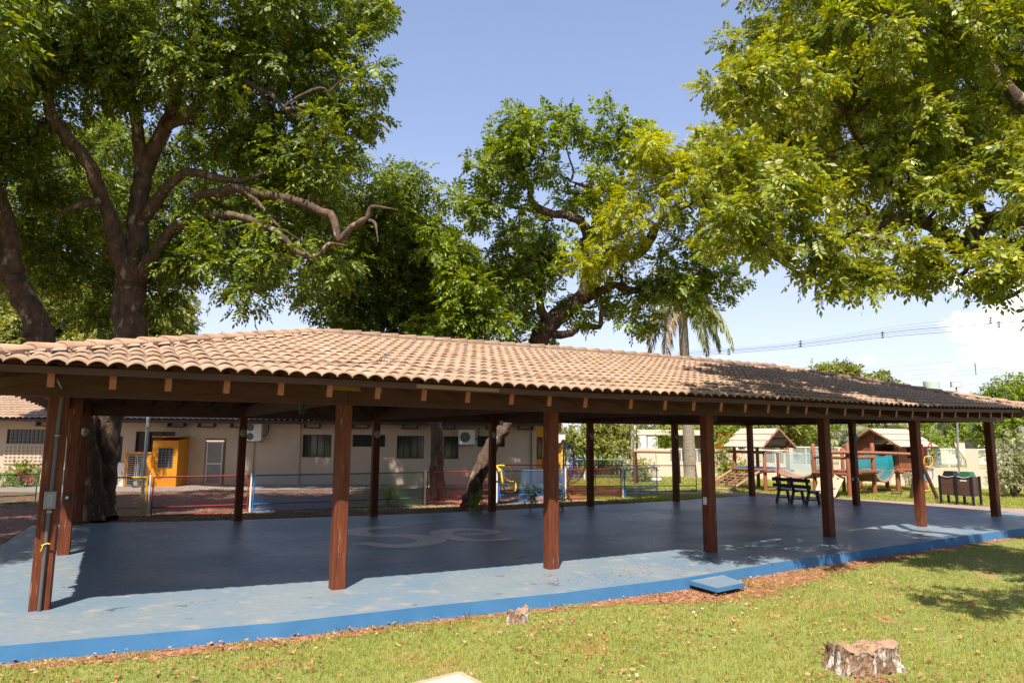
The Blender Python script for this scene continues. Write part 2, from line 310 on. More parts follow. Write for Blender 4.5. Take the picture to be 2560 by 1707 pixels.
p = [BW(-.3, 0), BW(30, 0), BW(30, 2.6), BW(17, 4.2), BW(10, 2.9), BW(4, 2.0), BW(-.3, 1.8)]
sheet('cement_apron', [(q[0], q[1]) for q in p], -.044, 'cement')
sheet('red_paved_path', [(-14, 1.5), (-1.25, 3.2), (-1.1, 6.2), (-.9, 9.2), (-.6, 12.5), (-3.5, 17), (-9, 19), (-20, 19)], -.05, 'redpath')
sheet('paved_path', wavy([(12.4, 13.4), (15.4, 12.1), (19, 9.9), (20.2, 8.6), (20.4, 7.2), (20.2, 5), (21.6, 2.6), (22.2, .2), (23, -4), (25.6, -4), (24.9, 0), (24.1, 3.1), (23.5, 4.9), (22.55, 6.9), (22.3, 9.3), (20.0, 11.5), (16.4, 14.2), (13.2, 15)], .03), -.052, 'mauvepath')
# red soil rim along the front kerb
soil = [(-3.5, -.9), (-.2, -1.0), (2.3, -1.4), (5.7, -1.6), (8, -1.6), (10.3, -1.3), (15.8, -1.), (18.8, -1.), (18.8, -1.3), (15.8, -1.45), (12.3, -1.75), (10.6, -2.05), (9.6, -2.35), (8.7, -2.65), (7.5, -2.5), (6.6, -2.1), (5.7, -1.98), (4.3, -1.84), (2.3, -1.82), (.9, -1.72), (-.2, -1.45), (-3.5, -1.3)]
sheet('red_soil_rim', wavy(soil, .09, .16), -.164, 'soil')
# ------------------------------------------------------------------ pavilion floor
edge = [(-1.55, -1.0), (-.17, -1.24), (2.29, -1.6), (4.16, -1.67), (5.72, -1.8), (7.8, -1.8), (8.53, -1.72), (9.05, -1.67), (10.36, -1.52), (12.31, -1.42), (15.77, -1.22), (18.72, -1.1), (22.6, -.85), (22.45, .6), (22.2, 1.6), (21.69, 2.82), (20.75, 4.24), (20.45, 5.6), (20.4, 8.2), (16.3, 7.72), (12.9, 7.6), (9.64, 7.6), (6.4, 7.86), (3.25, 8.3), (.05, 9.15), (-.8, 9.2), (-1.0, 6.0), (-1.25, 3.)]
fb = MB(); n = len(edge); rad = .012
fb.add([(x, y, 0) for x, y in edge], [tuple(range(n))]); fb.cur = 1
vs = []
for x, y in edge: vs += [(x, y, 0), (x, y, -.3)]
fb.add(vs, [(2*i, 2*i+1, 2*((i+1) % n)+1, 2*((i+1) % n)) for i in range(n)])
floor = tag(fb.build('pavilion_floor', ['floor', 'edgeblue']), kind='structure')
def stripe(name, pts, z=.003, mat='mark', parent=floor):
    P = smooth_path([(x, y, w) for x, y, w in pts], 8); b = MB(); vs = []
    for i in range(len(P)):
        t = P[min(i+1, len(P)-1)][:2]-P[max(i-1, 0)][:2]; t /= np.linalg.norm(t)+1e-9; nn = np.array([-t[1], t[0]])
        a = P[i][:2]+nn*P[i][2]/2; c = P[i][:2]-nn*P[i][2]/2; vs += [(a[0], a[1], z), (c[0], c[1], z)]
    b.add(vs, [(2*i, 2*i+1, 2*i+3, 2*i+2) for i in range(len(P)-1)]); return b.build(name, mat, parent)
gp = lambda x, y, w: (*G(800+x/3.432, 1250+y/3.432)[:2], w*1.3)
stripe('painted_marking', [gp(275, 377, .08), gp(400, 372, .26), gp(600, 392, .3), gp(800, 385, .36), gp(960, 350, .42), gp(900, 322, .42), gp(700, 302, .34), (5.33, 4.28, .34), gp(330, 285, .4), gp(300, 262, .42), gp(400, 242, .34), gp(560, 237, .3), gp(650, 240, .12)])
stripe('painted_marking', [gp(640, 238, .1), gp(760, 215, .09), gp(880, 196, .08), gp(1050, 175, .07), gp(1250, 157, .06), gp(1500, 150, .06), gp(1900, 145, .05)], .0045)
stripe('painted_marking', [gp(1640, 330, .1), gp(1500, 342, .2), gp(1300, 343, .26), gp(1130, 322, .34), gp(1040, 293, .36), gp(1060, 265, .36), gp(1200, 250, .3), gp(1380, 255, .26), gp(1480, 272, .3), gp(1400, 290, .22), gp(1180, 292, .2)], .0038)
# dark water stains / fallen debris spots are in the paint; step plate at the kerb
sb = MB(); a, b_, c, d = (7.86, -1.80), (8.95, -1.74), (8.55, -2.42), (7.80, -2.46)
a, b_, c, d = (7.93, -1.81), (8.66, -1.73), (8.52, -2.28), (7.90, -2.36)
sb.prism([d, c, b_, a], -.105, -.045); sb.f.reverse(); so_ = sb.build('concrete_step_plate', ['edgeblue', 'floor'])
so_.data.polygons[len(so_.data.polygons)-2].material_index = 1
for pl in so_.data.polygons: pl.material_index = 1 if pl.normal.z > .5 or pl.normal.z < -.5 else 0
tag(so_, 'blue painted concrete step plate at the front kerb of the pavilion', 'step')
# ------------------------------------------------------------------ pavilion
FX = [.02, 3.29, 6.54, 9.87, 13.49, 16.98, 20.95]; FY = [.22, -.21, -.31, -.29, .01, .17, .53]
BX = [.05, 3.28, 6.41, 9.64, 12.89, 16.28, 20.17]; BY = [8.92, 8.16, 7.7, 7.48, 7.46, 7.54, 7.96]
QF = [.00548658, -.0929277, .13056]; QB = [.00968697, -.24047393, 1.08929]; QZ = [.00114839, -.0203242, 2.7098]
def sfy(x): return sum(np.interp(x+o, [-2]+FX+[24], [.42]+FY+[.85]) for o in (-.9, -.45, 0, .45, .9))/5
def wp(x, y, z):   # plan of the roof follows the slightly bowed post rows
    t = y/7.8; xx = x-.78*max(0, min(t, 1.2))*max(x, 0)/21
    dy = sfy(x)*(1-t)+np.polyval(QB, x)*t
    dz = np.interp(x, [-1, 3, 6.5, 12, 16, 19, 22], [0, -.03, -.065, -.04, -.03, .03, .09])
    return np.array([xx, y+dy, z+dz])
pav = thing('pavilion', (10, 4, 0), 'long open pavilion with hipped clay tile roof on brown wooden posts', 'pavilion')
ZE, SL, O, LX, WY = 2.70, .259, .8, 21.0, 7.8
OY = .93; H = (WY+2*OY)/2
posts = [(x, y, .182) for x, y in zip(FX, FY)]+[(x, y, .17) for x, y in zip(BX, BY)]+[(.03, 4.46, .18), (20.39, 4.14, .17)]
posts[0] = (posts[0][0], posts[0][1]+.05, .205)
for i, (x, y, w) in enumerate(posts):
    b = MB(); zt = 2.7+np.interp(x, [-1, 3, 6.5, 12, 16, 19, 22], [0, -.03, -.065, -.04, -.03, .03, .09])-.04
    if i == 0 or i > 6: zt = 2.66
    b.box((x, y, zt/2), (w, w, zt), 0, .012); b.build('post', 'post', pav)
def beam(pts, w=.085, z0=2.39, h=.30, nm='beam'):
    for i in range(len(pts)-1):
        a, c = pts[i], pts[i+1]; b = MB()
        za = z0+np.interp(a[0], [-1, 3, 6.5, 12, 16, 19, 22], [.01, -.01, -.03, 0, .02, .03, .09]); zc = z0+np.interp(c[0], [-1, 3, 6.5, 12, 16, 19, 22], [.01, -.01, -.03, 0, .02, .03, .09])
        A = np.array([a[0], a[1], za+h/2]); Cc = np.array([c[0], c[1], zc+h/2]); b.bar(A, Cc, w, h); b.build(nm, 'beam', pav)
off = .135
beam([(-.75, FY[0]-.02)]+[(x, y-off) for x, y in zip(FX, FY)]+[(21.7, .55)])
beam([(x, y+off-.02) for x, y in zip(BX, BY)], h=.44)
beam([(.03-off, .3), (.03-off, 8.9)]); beam([(20.95+off, .55), (20.39+off, 4.2), (20.17+off, 8)])
beam([(.05, 4.46), (20.39, 4.14)], .1, 2.62, .22)
for i in (1, 2, 3, 4, 5): beam([(FX[i], FY[i]), (BX[i], BY[i])], .08, 2.42, .24)
for i in (1, 2, 3, 4, 5):   # king posts
    b = MB(); xm = (FX[i]+BX[i])/2; b.box((xm, 4.1, 3.15), (.1, .1, .98)); b.build('king_post', 'beam', pav)
def rp(u, v, side):      # nominal roof coordinates -> world. v = horizontal run from the eave
    z = ZE+SL*v
    if side == 'f': return (u-O, -OY+v, z)
    if side == 'b': return (u-O, WY+OY-v, z)
    if side == 'l': return (-O+v, u-OY, z)
    return (LX+O-v, u-OY, z)
LEN = {'f': LX+2*O, 'b': LX+2*O, 'l': WY+2*OY, 'r': WY+2*OY}
# rafters, with pale cut ends showing under the eave
tips = [-.02, .56, 1.11, 1.72, 2.32, 2.89, 3.49, 4.11, 4.74, 5.41, 6.03, 6.66, 7.52, 8.22, 8.84, 9.48, 10.09, 10.72, 11.3, 11.87, 12.55]+[12.55+.62*k for k in range(1, 15)]
def rafter(u, side):
    Lh = LEN[side]; vm = min(H-.02, u, Lh-u); v0 = .165
    if side == 'b': v0 = .72
    if vm < v0+.25: return
    b = MB(); hw = .034; hr = .225
    def pt(du, v, dz): x, y, z = rp(u+du, v, side); return wp(x, y, z+dz-.055)
    top, bot = 0, -hr
    prof = [(v0, top), (v0, -.07), (v0+.03, bot), (vm, bot), (vm, top)]
    vs = [pt(-hw, v, d) for v, d in prof]+[pt(hw, v, d) for v, d in prof]; m = len(prof)
    b.add(vs, [tuple(range(m)), tuple(range(2*m-1, m-1, -1))]+[(i, i+m, (i+1) % m+m, (i+1) % m) for i in range(2, m)])
    r = b.build('rafter', 'rafter', pav)
    if side in 'fr':
        e = MB(); e.add([vs[0], vs[1], vs[2], vs[m], vs[m+1], vs[m+2]], [(0, 3, 4, 1), (1, 4, 5, 2)]); e.build('cut_end', 'rafter_end', r)
for x in tips: rafter(x+O, 'f')
for k in range(34): rafter(.9+.62*k, 'b')
for k in range(14): rafter(.75+.62*k, 'l'); rafter(.75+.62*k, 'r')
def lerp_edge(side, v, dz, n=24, u0=0., u1=None):
    u1 = LEN[side] if u1 is None else u1
    return [wp(*(np.array(rp(u0+(u1-u0)*i/n, v, side))+(0, 0, dz))) for i in range(n+1)]
def strip_board(name, side, v, zt, zb, th, mat, u0=0., u1=None):
    a = lerp_edge(side, v, zt, 24, u0, u1); c = lerp_edge(side, v, zb, 24, u0, u1); a2 = lerp_edge(side, v+th, zt, 24, u0, u1); c2 = lerp_edge(side, v+th, zb, 24, u0, u1)
    b = MB(); n = len(a); vs = a+c+c2+a2
    b.add(vs, [(k*n+i, k*n+i+1, ((k+1) % 4)*n+i+1, ((k+1) % 4)*n+i) for k in range(4) for i in range(n-1)]+[(0, n, 2*n, 3*n), (n-1, 4*n-1, 3*n-1, 2*n-1)])
    return b.build(name, mat, pav)
for s in 'fblr': strip_board('fascia_board', s, .11 if s != 'b' else .74, -.04, -.118, .03, 'fascia')
u0 = 5.0+O-.18; strip_board('replaced_fascia_board', 'f', .10, -.05, -.10, .008, 'newboard', u0-.85, u0+.35)
bb = MB(); bb.bar((3.0, -.36, 2.60), (3.75, -.40, 2.585), .03, .055); bb.build('yellow_batten', M('ochre_batten', (.30, .17, .03), (.22, .12, .03), 9), pav)
# thin battens under the tiles
for s in 'fblr':
    b = MB(); v = .3 if s != 'b' else .95
    while v < H-.1:
        a = lerp_edge(s, v, -.035, 10, v, LEN[s]-v)
        for i in range(10): b.bar(a[i], a[i+1], .05, .03)
        v += .345
    b.build('tile_battens', 'rafter', pav)
# clay tiles: every tile is a corrugated pan with a lip at its lower end, in courses
def tiles(side, p=.186, q=.345):
    Lh = LEN[side]; nu = int(Lh/p); nv = int(H/q)+1; prof = 8; b = MB()
    ts = np.linspace(0, 1, prof+1); hh = .052*np.abs(np.sin(np.pi*ts))**.8
    for j in range(nv):
        for i in range(nu):
            if side == 'b' and j < 2: continue
            uc = (i+.5)*p; v0 = j*q+rng.uniform(-.012, .012)-.015; v1 = (j+1)*q+.05
            lim = min(uc, Lh-uc)
            if v0 > lim+.05 or v0 > H-.02: continue
            v1 = min(v1, H+.02, max(lim+.22, v0+.1)); dz = rng.uniform(-.003, .004); tw = rng.uniform(-.006, .006); du = rng.uniform(-.005, .005)
            top = []; lip = []; up = []
            for t, h in zip(ts, hh):
                x, y, z = rp(i*p+(t*1.07-.035)*p+du, v0, side); top.append(wp(x, y, z+h*1.14+.022+dz+tw*(t-.5))); lip.append(wp(x, y+(.004 if side == 'f' else 0), z+h*1.05+.002+dz+tw*(t-.5)))
                x, y, z = rp(i*p+(t*1.07-.035)*p+du, v1, side); up.append(wp(x, y, z+h*.74-.003))
            n = prof+1; f = []
            for k in range(prof): f += [(k, k+1, n+k+1, n+k), (2*n+k, 2*n+k+1, k+1, k)]
            b.add(top+up+lip, f, True)
    b.build('tile_slope', 'tile', pav)
for s in 'fblr': tiles(s)
def caps(path, n_t, nm):  # half-round cap tiles overlapping along a ridge or hip
    b = MB(); P = np.array(path); d = np.linalg.norm(np.diff(P, axis=0), axis=1); cum = np.r_[0, np.cumsum(d)]
    at = lambda s: np.array([np.interp(s, cum, P[:, k]) for k in range(3)])
    step = cum[-1]/n_t
    for i in range(n_t):
        a = at(i*step-.03); c = at(min((i+1)*step+.03, cum[-1])); t = c-a; t /= np.linalg.norm(t); r = np.cross(t, (0, 0, 1)); r /= np.linalg.norm(r); u = np.cross(r, t)
        ra, rc = .135+rng.uniform(-.004, .004), .105; ns = 9; vs = []
        for (pp, R, lift) in ((a, ra-.016, .0), (a, ra, .018), (c, rc, 0.0)):
            for k in range(ns+1):
                th = math.pi*(k/ns)*1.0; vs.append(pp+r*math.cos(th)*R+u*(math.sin(th)*R*.72-.015+lift))
        n = ns+1
        b.add(vs, [(m*n+k, m*n+k+1, (m+1)*n+k+1, (m+1)*n+k) for m in range(2) for k in range(ns)], True)
    b.build(nm, 'ridge', pav)
    m = MB(); a0 = [at(cum[-1]*i/40) for i in range(41)]
    for i in range(40):
        m.bar(a0[i]-(0, 0, .03), a0[i+1]-(0, 0, .03), .26, .10)
    m.build('mortar_bed', 'mortar', pav)
ZR = ZE+SL*H+.05
rd = [wp(-O+H+(LX+2*O-2*H)*i/12, WY/2, ZR) for i in range(13)]
def hip(c0, c1): return [wp(*(np.array(c1)*(1-i/8)+np.array(c0)*i/8)) for i in range(9)][::-1]
caps(rd[::-1], 34, 'ridge_cap_row')
for (cx, cy, rx) in ((-O, -OY, -O+H), (-O, WY+OY, -O+H), (LX+O, -OY, LX+O-H), (LX+O, WY+OY, LX+O-H)): caps(hip((cx, cy, ZE+.05), (rx, WY/2, ZR)), 17, 'hip_cap_row')
# hip rafters
for (cx, cy, rx) in ((-O, -OY, -O+H), (-O, WY+OY, -O+H), (LX+O, -OY, LX+O-H), (LX+O, WY+OY, LX+O-H)):
    b = MB(); b.bar(wp(cx*.97, cy*.97, ZE-.13), wp(rx, WY/2, ZR-.22), .08, .16); b.build('hip_rafter', 'beam', pav)
# ------------------------------------------------------------------ fittings on the pavilion
c = thing('conduit_run', (.0, .1, 0), 'grey electrical conduit with junction box strapped to the corner post', 'conduit')
x, y = posts[0][0], posts[0][1]-.205/2-.022
b = MB(); b.tube([(x+.005, y, .0), (x+.01, y, 1.0), (x+.02, y, 2.0), (x+.03, y, 2.50)], .02, 10); b.build('pipe', 'conduit', c)
b = MB(); b.box((x+.01, y-.012, 1.22), (.115, .065, .19), 0, .012); b.box((x+.01, y-.048, 1.22), (.085, .008, .15), 0, .01); b.build('junction_box', 'grey', c)
b = MB(); b.box((x+.02, y, 1.95), (.05, .05, .02)); b.box((x+.012, y, 1.09), (.05, .05, .03)); b.build('pipe_collar', 'grey', c)
b = MB(); b.tube([(x+.03, y, 2.48), (x+.015, y-.28, 2.52), (x-.02, y-.52, 2.60), (x-.03, y-.62, 2.75)], .008, 6); b.build('roof_lead', 'grey', c)
b = MB(); b.tube([(x-.03, y-.02, .72), (x+.03, y-.028, .74), (x+.05, y-.03, .73)], .008, 5); b.tube([(x-.01, y-.03, .73), (x-.03, y-.04, .66)], .006, 5); b.build('ribbon_tie', 'yellow', c)
# lightning conductor wire lying on the tiles
def roof_pt(x, v, dz=.085): return wp(*(np.array(rp(x+O, v, 'f'))+(0, 0, dz)))
c = thing('lightning_conductor', roof_pt(4.0, 1.35), 'thin lightning conductor wire with short rod on the clay roof', 'conductor')
wpt = [roof_pt(-.3, .32), roof_pt(.6, .42), roof_pt(1.5, .40), roof_pt(2.5, .50), roof_pt(3.4, .75), roof_pt(3.75, 1.0), roof_pt(3.92, 1.32, .1), roof_pt(4.0, 1.36, .12), roof_pt(4.06, 1.2, .1), roof_pt(4.25, .85), roof_pt(4.5, .62), roof_pt(5.6, .58), roof_pt(7.5, .6)]
b = MB(); b.tube(smooth_path(wpt, 4), .005, 5); b.build('wire', 'darkmetal', c)
b = MB(); q = roof_pt(4.0, 1.36, .05); b.tube([q, q+(0, 0, .14)], .007, 6); b.lathe(q+(0, 0, .10), [(.005, 0), (.022, .005), (.022, .025), (.004, .03)], 10); b.tube([q+(0, 0, .14), q+(-.01, 0, .19)], .003, 5); b.build('rod', 'galv', c)
# bulkhead lamps on the back posts
def bulk(i, label, w=.17):
    x, y, w_ = posts[i]; yy = y-w_/2; L = thing('bulkhead_lamp', (x, yy, 2.03), label, 'lamp', 'oval bulkhead lamps on the back posts')
    b = MB(); b.lathe((0, 0, 0), [(.055, -.0), (.058, .012)], 16)
    vs = []
    def oval(nm, prof, m):
        b = MB(); vs = [(.075*r*math.cos(t), d, .10*r*math.sin(t)) for r, d in prof for t in [2*math.pi*k/18 for k in range(18)]]
        b.add(vs, [(i_*18+k, i_*18+(k+1) % 18, (i_+1)*18+(k+1) % 18, (i_+1)*18+k) for i_ in range(len(prof)-1) for k in range(18)]+[tuple(range((len(prof)-1)*18, len(prof)*18))], True); b.build(nm, m, L, local=True)
    oval('base', [(1, 0), (1.05, -.02), (.9, -.03)], 'grey'); oval('glass', [(.88, -.03), (.8, -.06), (.4, -.085), (.05, -.09)], 'lampglass')
    b = MB(); b.bar((-.075, -.085, 0), (.075, -.085, 0), .008, .012); b.bar((0, -.09, -.1), (0, -.09, .1), .008, .008); b.build('guard', 'darkmetal', L, local=True)
for i, t in ((7, 'behind the conduit corner post'), (8, 'in front of the two-fan air conditioner'), (9, 'near the middle of the school wall'), (10, 'in front of the leaning tree trunk'), (11, 'in front of the green bush'), (12, 'in front of the palm trunk'), (15, 'in front of the playhouse')):
    bulk(i, 'oval bulkhead lamp on the back post '+t)
def flood(p, d, label):
    L = thing('floodlight', p, label, 'floodlight', 'small floodlights under the pavilion roof'); a = math.atan2(d[1], d[0])
    b = MB(); b.box((0, 0, 0), (.06, .22, .17), a, .01); b.box((-.04*math.cos(a), -.04*math.sin(a), 0), (.03, .16, .12), a); b.build('housing', 'darkmetal', L, local=True)
    b = MB(); b.box((.032*math.cos(a), .032*math.sin(a), 0), (.006, .15, .12), a); b.build('glass', 'floodface', L, local=True)
    b = MB(); b.bar((-.02*math.cos(a), -.02*math.sin(a), .07), (-.1*math.cos(a), -.1*math.sin(a), .2), .03, .02); b.build('bracket', 'darkmetal', L, local=True)
flood((3.36, 7.95, 2.52), (.25, -1), 'square floodlight on back post beside the two-fan air conditioner')
flood((9.75, 7.25, 2.38), (.5, -.9), 'square floodlight on back post by the leaning trunk')
flood((10.3, -.05, 2.36), (1, -.6), 'square floodlight hanging behind the fourth front post')
flood((3.05, 1.2, 2.38), (-1, .3), 'square floodlight hanging behind the second front post')
def plate(i, dx, z, w, h, label, face='f', mat='offwhite'):
    x, y, w_ = posts[i]; L = thing('switch_plate', (x, y, z), label, 'switch', 'plates on the posts')
    b = MB()
    if face == 'f': b.box((dx, -w_/2-.008, 0), (w, .016, h), 0, .004); b.build('plate', mat, L, local=True); b2 = MB(); b2.box((dx, -w_/2-.019, 0), (w*.4, .006, h*.35)); b2.build('socket', 'white', L, local=True)
    else: b.box((-w_/2-.008, dx, 0), (.016, w, h)); b.build('plate', mat, L, local=True); b2 = MB(); b2.box((-w_/2-.019, dx, 0), (.006, w*.4, h*.35)); b2.build('socket', 'white', L, local=True)
plate(3, .0, .88, .075, .13, 'cream socket plate on left face of the fourth front post', 'l')
plate(15, .0, .78, .07, .09, 'white socket plate on the post before the rope bridge', 'l', 'white')
plate(15, .01, .77, .05, .09, 'small blue-white plate on the post before the rope bridge', 'f', 'white')
plate(14, -.02, .93, .1, .12, 'dark outlet box on second post behind the conduit', 'f', 'darkmetal')
# ------------------------------------------------------------------ school building behind the yard
def WS(px, py, out=0.):
    d = ray(px, py); P0 = B0+BN*out; k = ((P0-C0[:2])@BN)/(d[:2]@BN); p = C0+d*k; return float((P0-p[:2])@BT), float(p[2])
sch = thing('school_building', BW(8, 0, 0), 'long beige single-storey building with tile roof behind the coloured fence', 'building')
def holed_wall(s0, s1, z0, z1, holes, dep=.12, out=0.):
    b = MB(); ss = sorted({s0, s1, *[h[0] for h in holes], *[h[1] for h in holes]}); zs = sorted({z0, z1, *[h[2] for h in holes], *[h[3] for h in holes]})
    for i in range(len(ss)-1):
        for j in range(len(zs)-1):
            sm, zm = (ss[i]+ss[i+1])/2, (zs[j]+zs[j+1])/2
            if any(h[0] < sm < h[1] and h[2] < zm < h[3] for h in holes): continue
            b.add([BW(ss[i], out, zs[j]), BW(ss[i+1], out, zs[j]), BW(ss[i+1], out, zs[j+1]), BW(ss[i], out, zs[j+1])], [(3, 2, 1, 0)])
    for h in holes:
        for (a, c) in (((h[0], h[2]), (h[1], h[2])), ((h[1], h[2]), (h[1], h[3])), ((h[1], h[3]), (h[0], h[3])), ((h[0], h[3]), (h[0], h[2]))):
            b.add([BW(a[0], out, a[1]), BW(c[0], out, c[1]), BW(c[0], out-dep, c[1]), BW(a[0], out-dep, a[1])], [(0, 1, 2, 3)])
    return b
def sbox(b, s0, s1, o0, o1, z0, z1): return b.hexa([BW(s0, o0, z0), BW(s1, o0, z0), BW(s1, o1, z0), BW(s0, o1, z0), BW(s0, o0, z1), BW(s1, o0, z1), BW(s1, o1, z1), BW(s0, o1, z1)])
wins = [(8.81, 10.0, 1.09, 2.04), (6.55, 7.93, 1.54, 2.05), (4.9, 6.05, 1.05, 2.02), (3.4, 4.6, 1.04, 2.01), (1.38, 2.58, 1.56, 2.03)]
grid = (19.5, 21.75, 1.60, 2.18); block = (19.5, 21.75, .82, 1.52)
doors = [(17.25, 18.0, -.1, 1.92), (15.2, 16.75, -.1, 2.12)]
b = holed_wall(-.0, 31, -.1, 2.75, wins+[grid]+doors+[(13.2, 13.97, -.1, 1.78)])
sbox(b, 0, .001, 0, -6, -.1, 2.75); b.build('wall', 'wall', sch)
b = MB(); sbox(b, -.02, 31, .0, .006, -.1, .10)
b2 = MB(); sbox(b2, 12.0-.02, 12.0+.02, .0, .01, -.1, 2.7)
for i, h in enumerate(wins):
    f = MB(); t = .035
    sbox(f, h[0], h[1], -.06, -.02, h[3]-t, h[3]); sbox(f, h[0], h[1], -.06, -.02, h[2], h[2]+t); sbox(f, h[0], h[0]+t, -.061, -.019, h[2], h[3]); sbox(f, h[1]-t, h[1], -.061, -.019, h[2], h[3])
    if h[3]-h[2] > .7:
        for k in (1, 2, 3): s = h[0]+(h[1]-h[0])*k/4; sbox(f, s-.018, s+.018, -.063, -.017, h[2], h[3])
    else:
        for k in (1, 2): z = h[2]+(h[3]-h[2])*k/3; sbox(f, h[0], h[1], -.063, -.017, z-.015, z+.015)
    w = f.build('window', 'frame', sch); g = MB(); sbox(g, h[0], h[1], -.09, -.075, h[2], h[3]); g.build('pane', 'glass', w)
f = MB(); h = grid
for k in range(15): s = h[0]+(h[1]-h[0])*k/14; sbox(f, s-.012, s+.012, -.05, -.02, h[2], h[3])
for k in range(5): z = h[2]+(h[3]-h[2])*k/4; sbox(f, h[0], h[1], -.052, -.018, z-.012, z+.012)
w = f.build('window', 'fdark', sch); g = MB(); sbox(g, h[0], h[1], -.12, -.10, h[2], h[3]); g.build('pane', 'glass', w)
f = MB(); h = block
for k in range(15): s = h[0]+(h[1]-h[0])*k/14; sbox(f, s-.035, s+.035, .0, .035, h[2], h[3])
for k in range(6): z = h[2]+(h[3]-h[2])*k/5; sbox(f, h[0], h[1], .0, .037, z-.035, z+.035)
f.build('breeze_block_panel', 'wall', sch)
for h in doors:
    g = MB(); sbox(g, h[0], h[1], -.13, -.12, h[2], h[3]); d = g.build('door', 'frame', sch)
    g = MB(); n = 2 if h[1]-h[0] < 1 else 3
    for k in range(n+1): s = h[0]+(h[1]-h[0])*k/n; sbox(g, s-.03, s+.03, -.12, -.06, h[2], h[3])
    g.build('door_frame', 'frame', d)
g = MB(); sbox(g, 13.2, 13.97, -.05, -.045, -.05, 1.72); d = g.build('screen_door', 'grey', sch)
g = MB()
for (a, c, z0, z1) in ((13.25, 13.29, -.05, 1.72), (13.86, 13.9, -.05, 1.72), (13.25, 13.9, 1.68, 1.72), (13.25, 13.9, .78, .84), (13.25, 13.9, -.05, .0)): sbox(g, a, c, -.045, -.015, z0, z1)
g.build('frame', 'white', d)
g = MB(); sbox(g, 13.14, 13.2, -.02, .03, -.1, 1.84); sbox(g, 13.2, 13.97, -.02, .031, 1.78, 1.84); g.build('door_jamb', 'redpath', sch)
for (s, m) in ((10.12, 'wall'), (8.1, 'conduit'), (12.0, 'wall'), (.22, 'conduit')):
    g = MB(); g.tube([BW(s, .05, -.1), BW(s, .05, 2.6)], .032, 8); g.build('drain_pipe', m, sch)
g = MB()
for s in (15.1, 13.9, 12.6, 9.6, 8.3, 7.6, 5.5, 3.9, 1.9, .5, 18.5, 20.2): sbox(g, s-.35, s+.35, .25, .33, 2.30, 2.35); sbox(g, s-.33, s-.29, .0, .3, 2.35, 2.6); sbox(g, s+.29, s+.33, .0, .3, 2.35, 2.6)
g.build('gutter_brackets', 'frame', sch)
g = MB(); sbox(g, -.55, 31, .0, .85, 2.52, 2.56); g.build('soffit', 'frame', sch)
g = MB(); sbox(g, -.55, 31, .85, .875, 2.46, 2.60); g.build('fascia_board', 'frame', sch)
# tile roof of the school: same corrugated clay
def slab_tiles(parent, P, nu, nv, U, V, p=.24, q=.40, hgt=.05, name='tile_roof'):
    b = MB(); prof = 6; ts = np.linspace(0, 1, prof+1); hh = hgt*np.abs(np.sin(np.pi*ts))**.75; N = np.cross(U, V); N /= np.linalg.norm(N); N = N*np.sign(N[2])
    for j in range(nv):
        for i in range(nu):
            lo = [P+U*((i+t)*p)+V*(j*q-.02)+N*(h+.02) for t, h in zip(ts, hh)]; up = [P+U*((i+t)*p)+V*((j+1)*q+.03)+N*(h*.9) for t, h in zip(ts, hh)]; n = prof+1
            b.add(lo+up, [(k, k+1, n+k+1, n+k) for k in range(prof)], True)
    return b.build(name, 'tile', parent)
Vv = np.array([-BN[0], -BN[1], .30]); Vv /= np.linalg.norm(Vv)
slab_tiles(sch, BW(31, .93, 2.60), 131, 11, np.array([BT[0], BT[1], 0]), Vv)
b = MB(); b.hexa([BW(-.5, .85, 2.57), BW(31, .85, 2.57), BW(31, -3.4, 3.85), BW(-.5, -3.4, 3.85), BW(-.5, .85, 2.60), BW(31, .85, 2.60), BW(31, -3.4, 3.88), BW(-.5, -3.4, 3.88)]); b.build('roof_deck', 'frame', sch)
b = MB(); sbox(b, -.0, 31, -6.5, -6.3, -.1, 3.3); b.build('rear_wall', 'wall', sch)
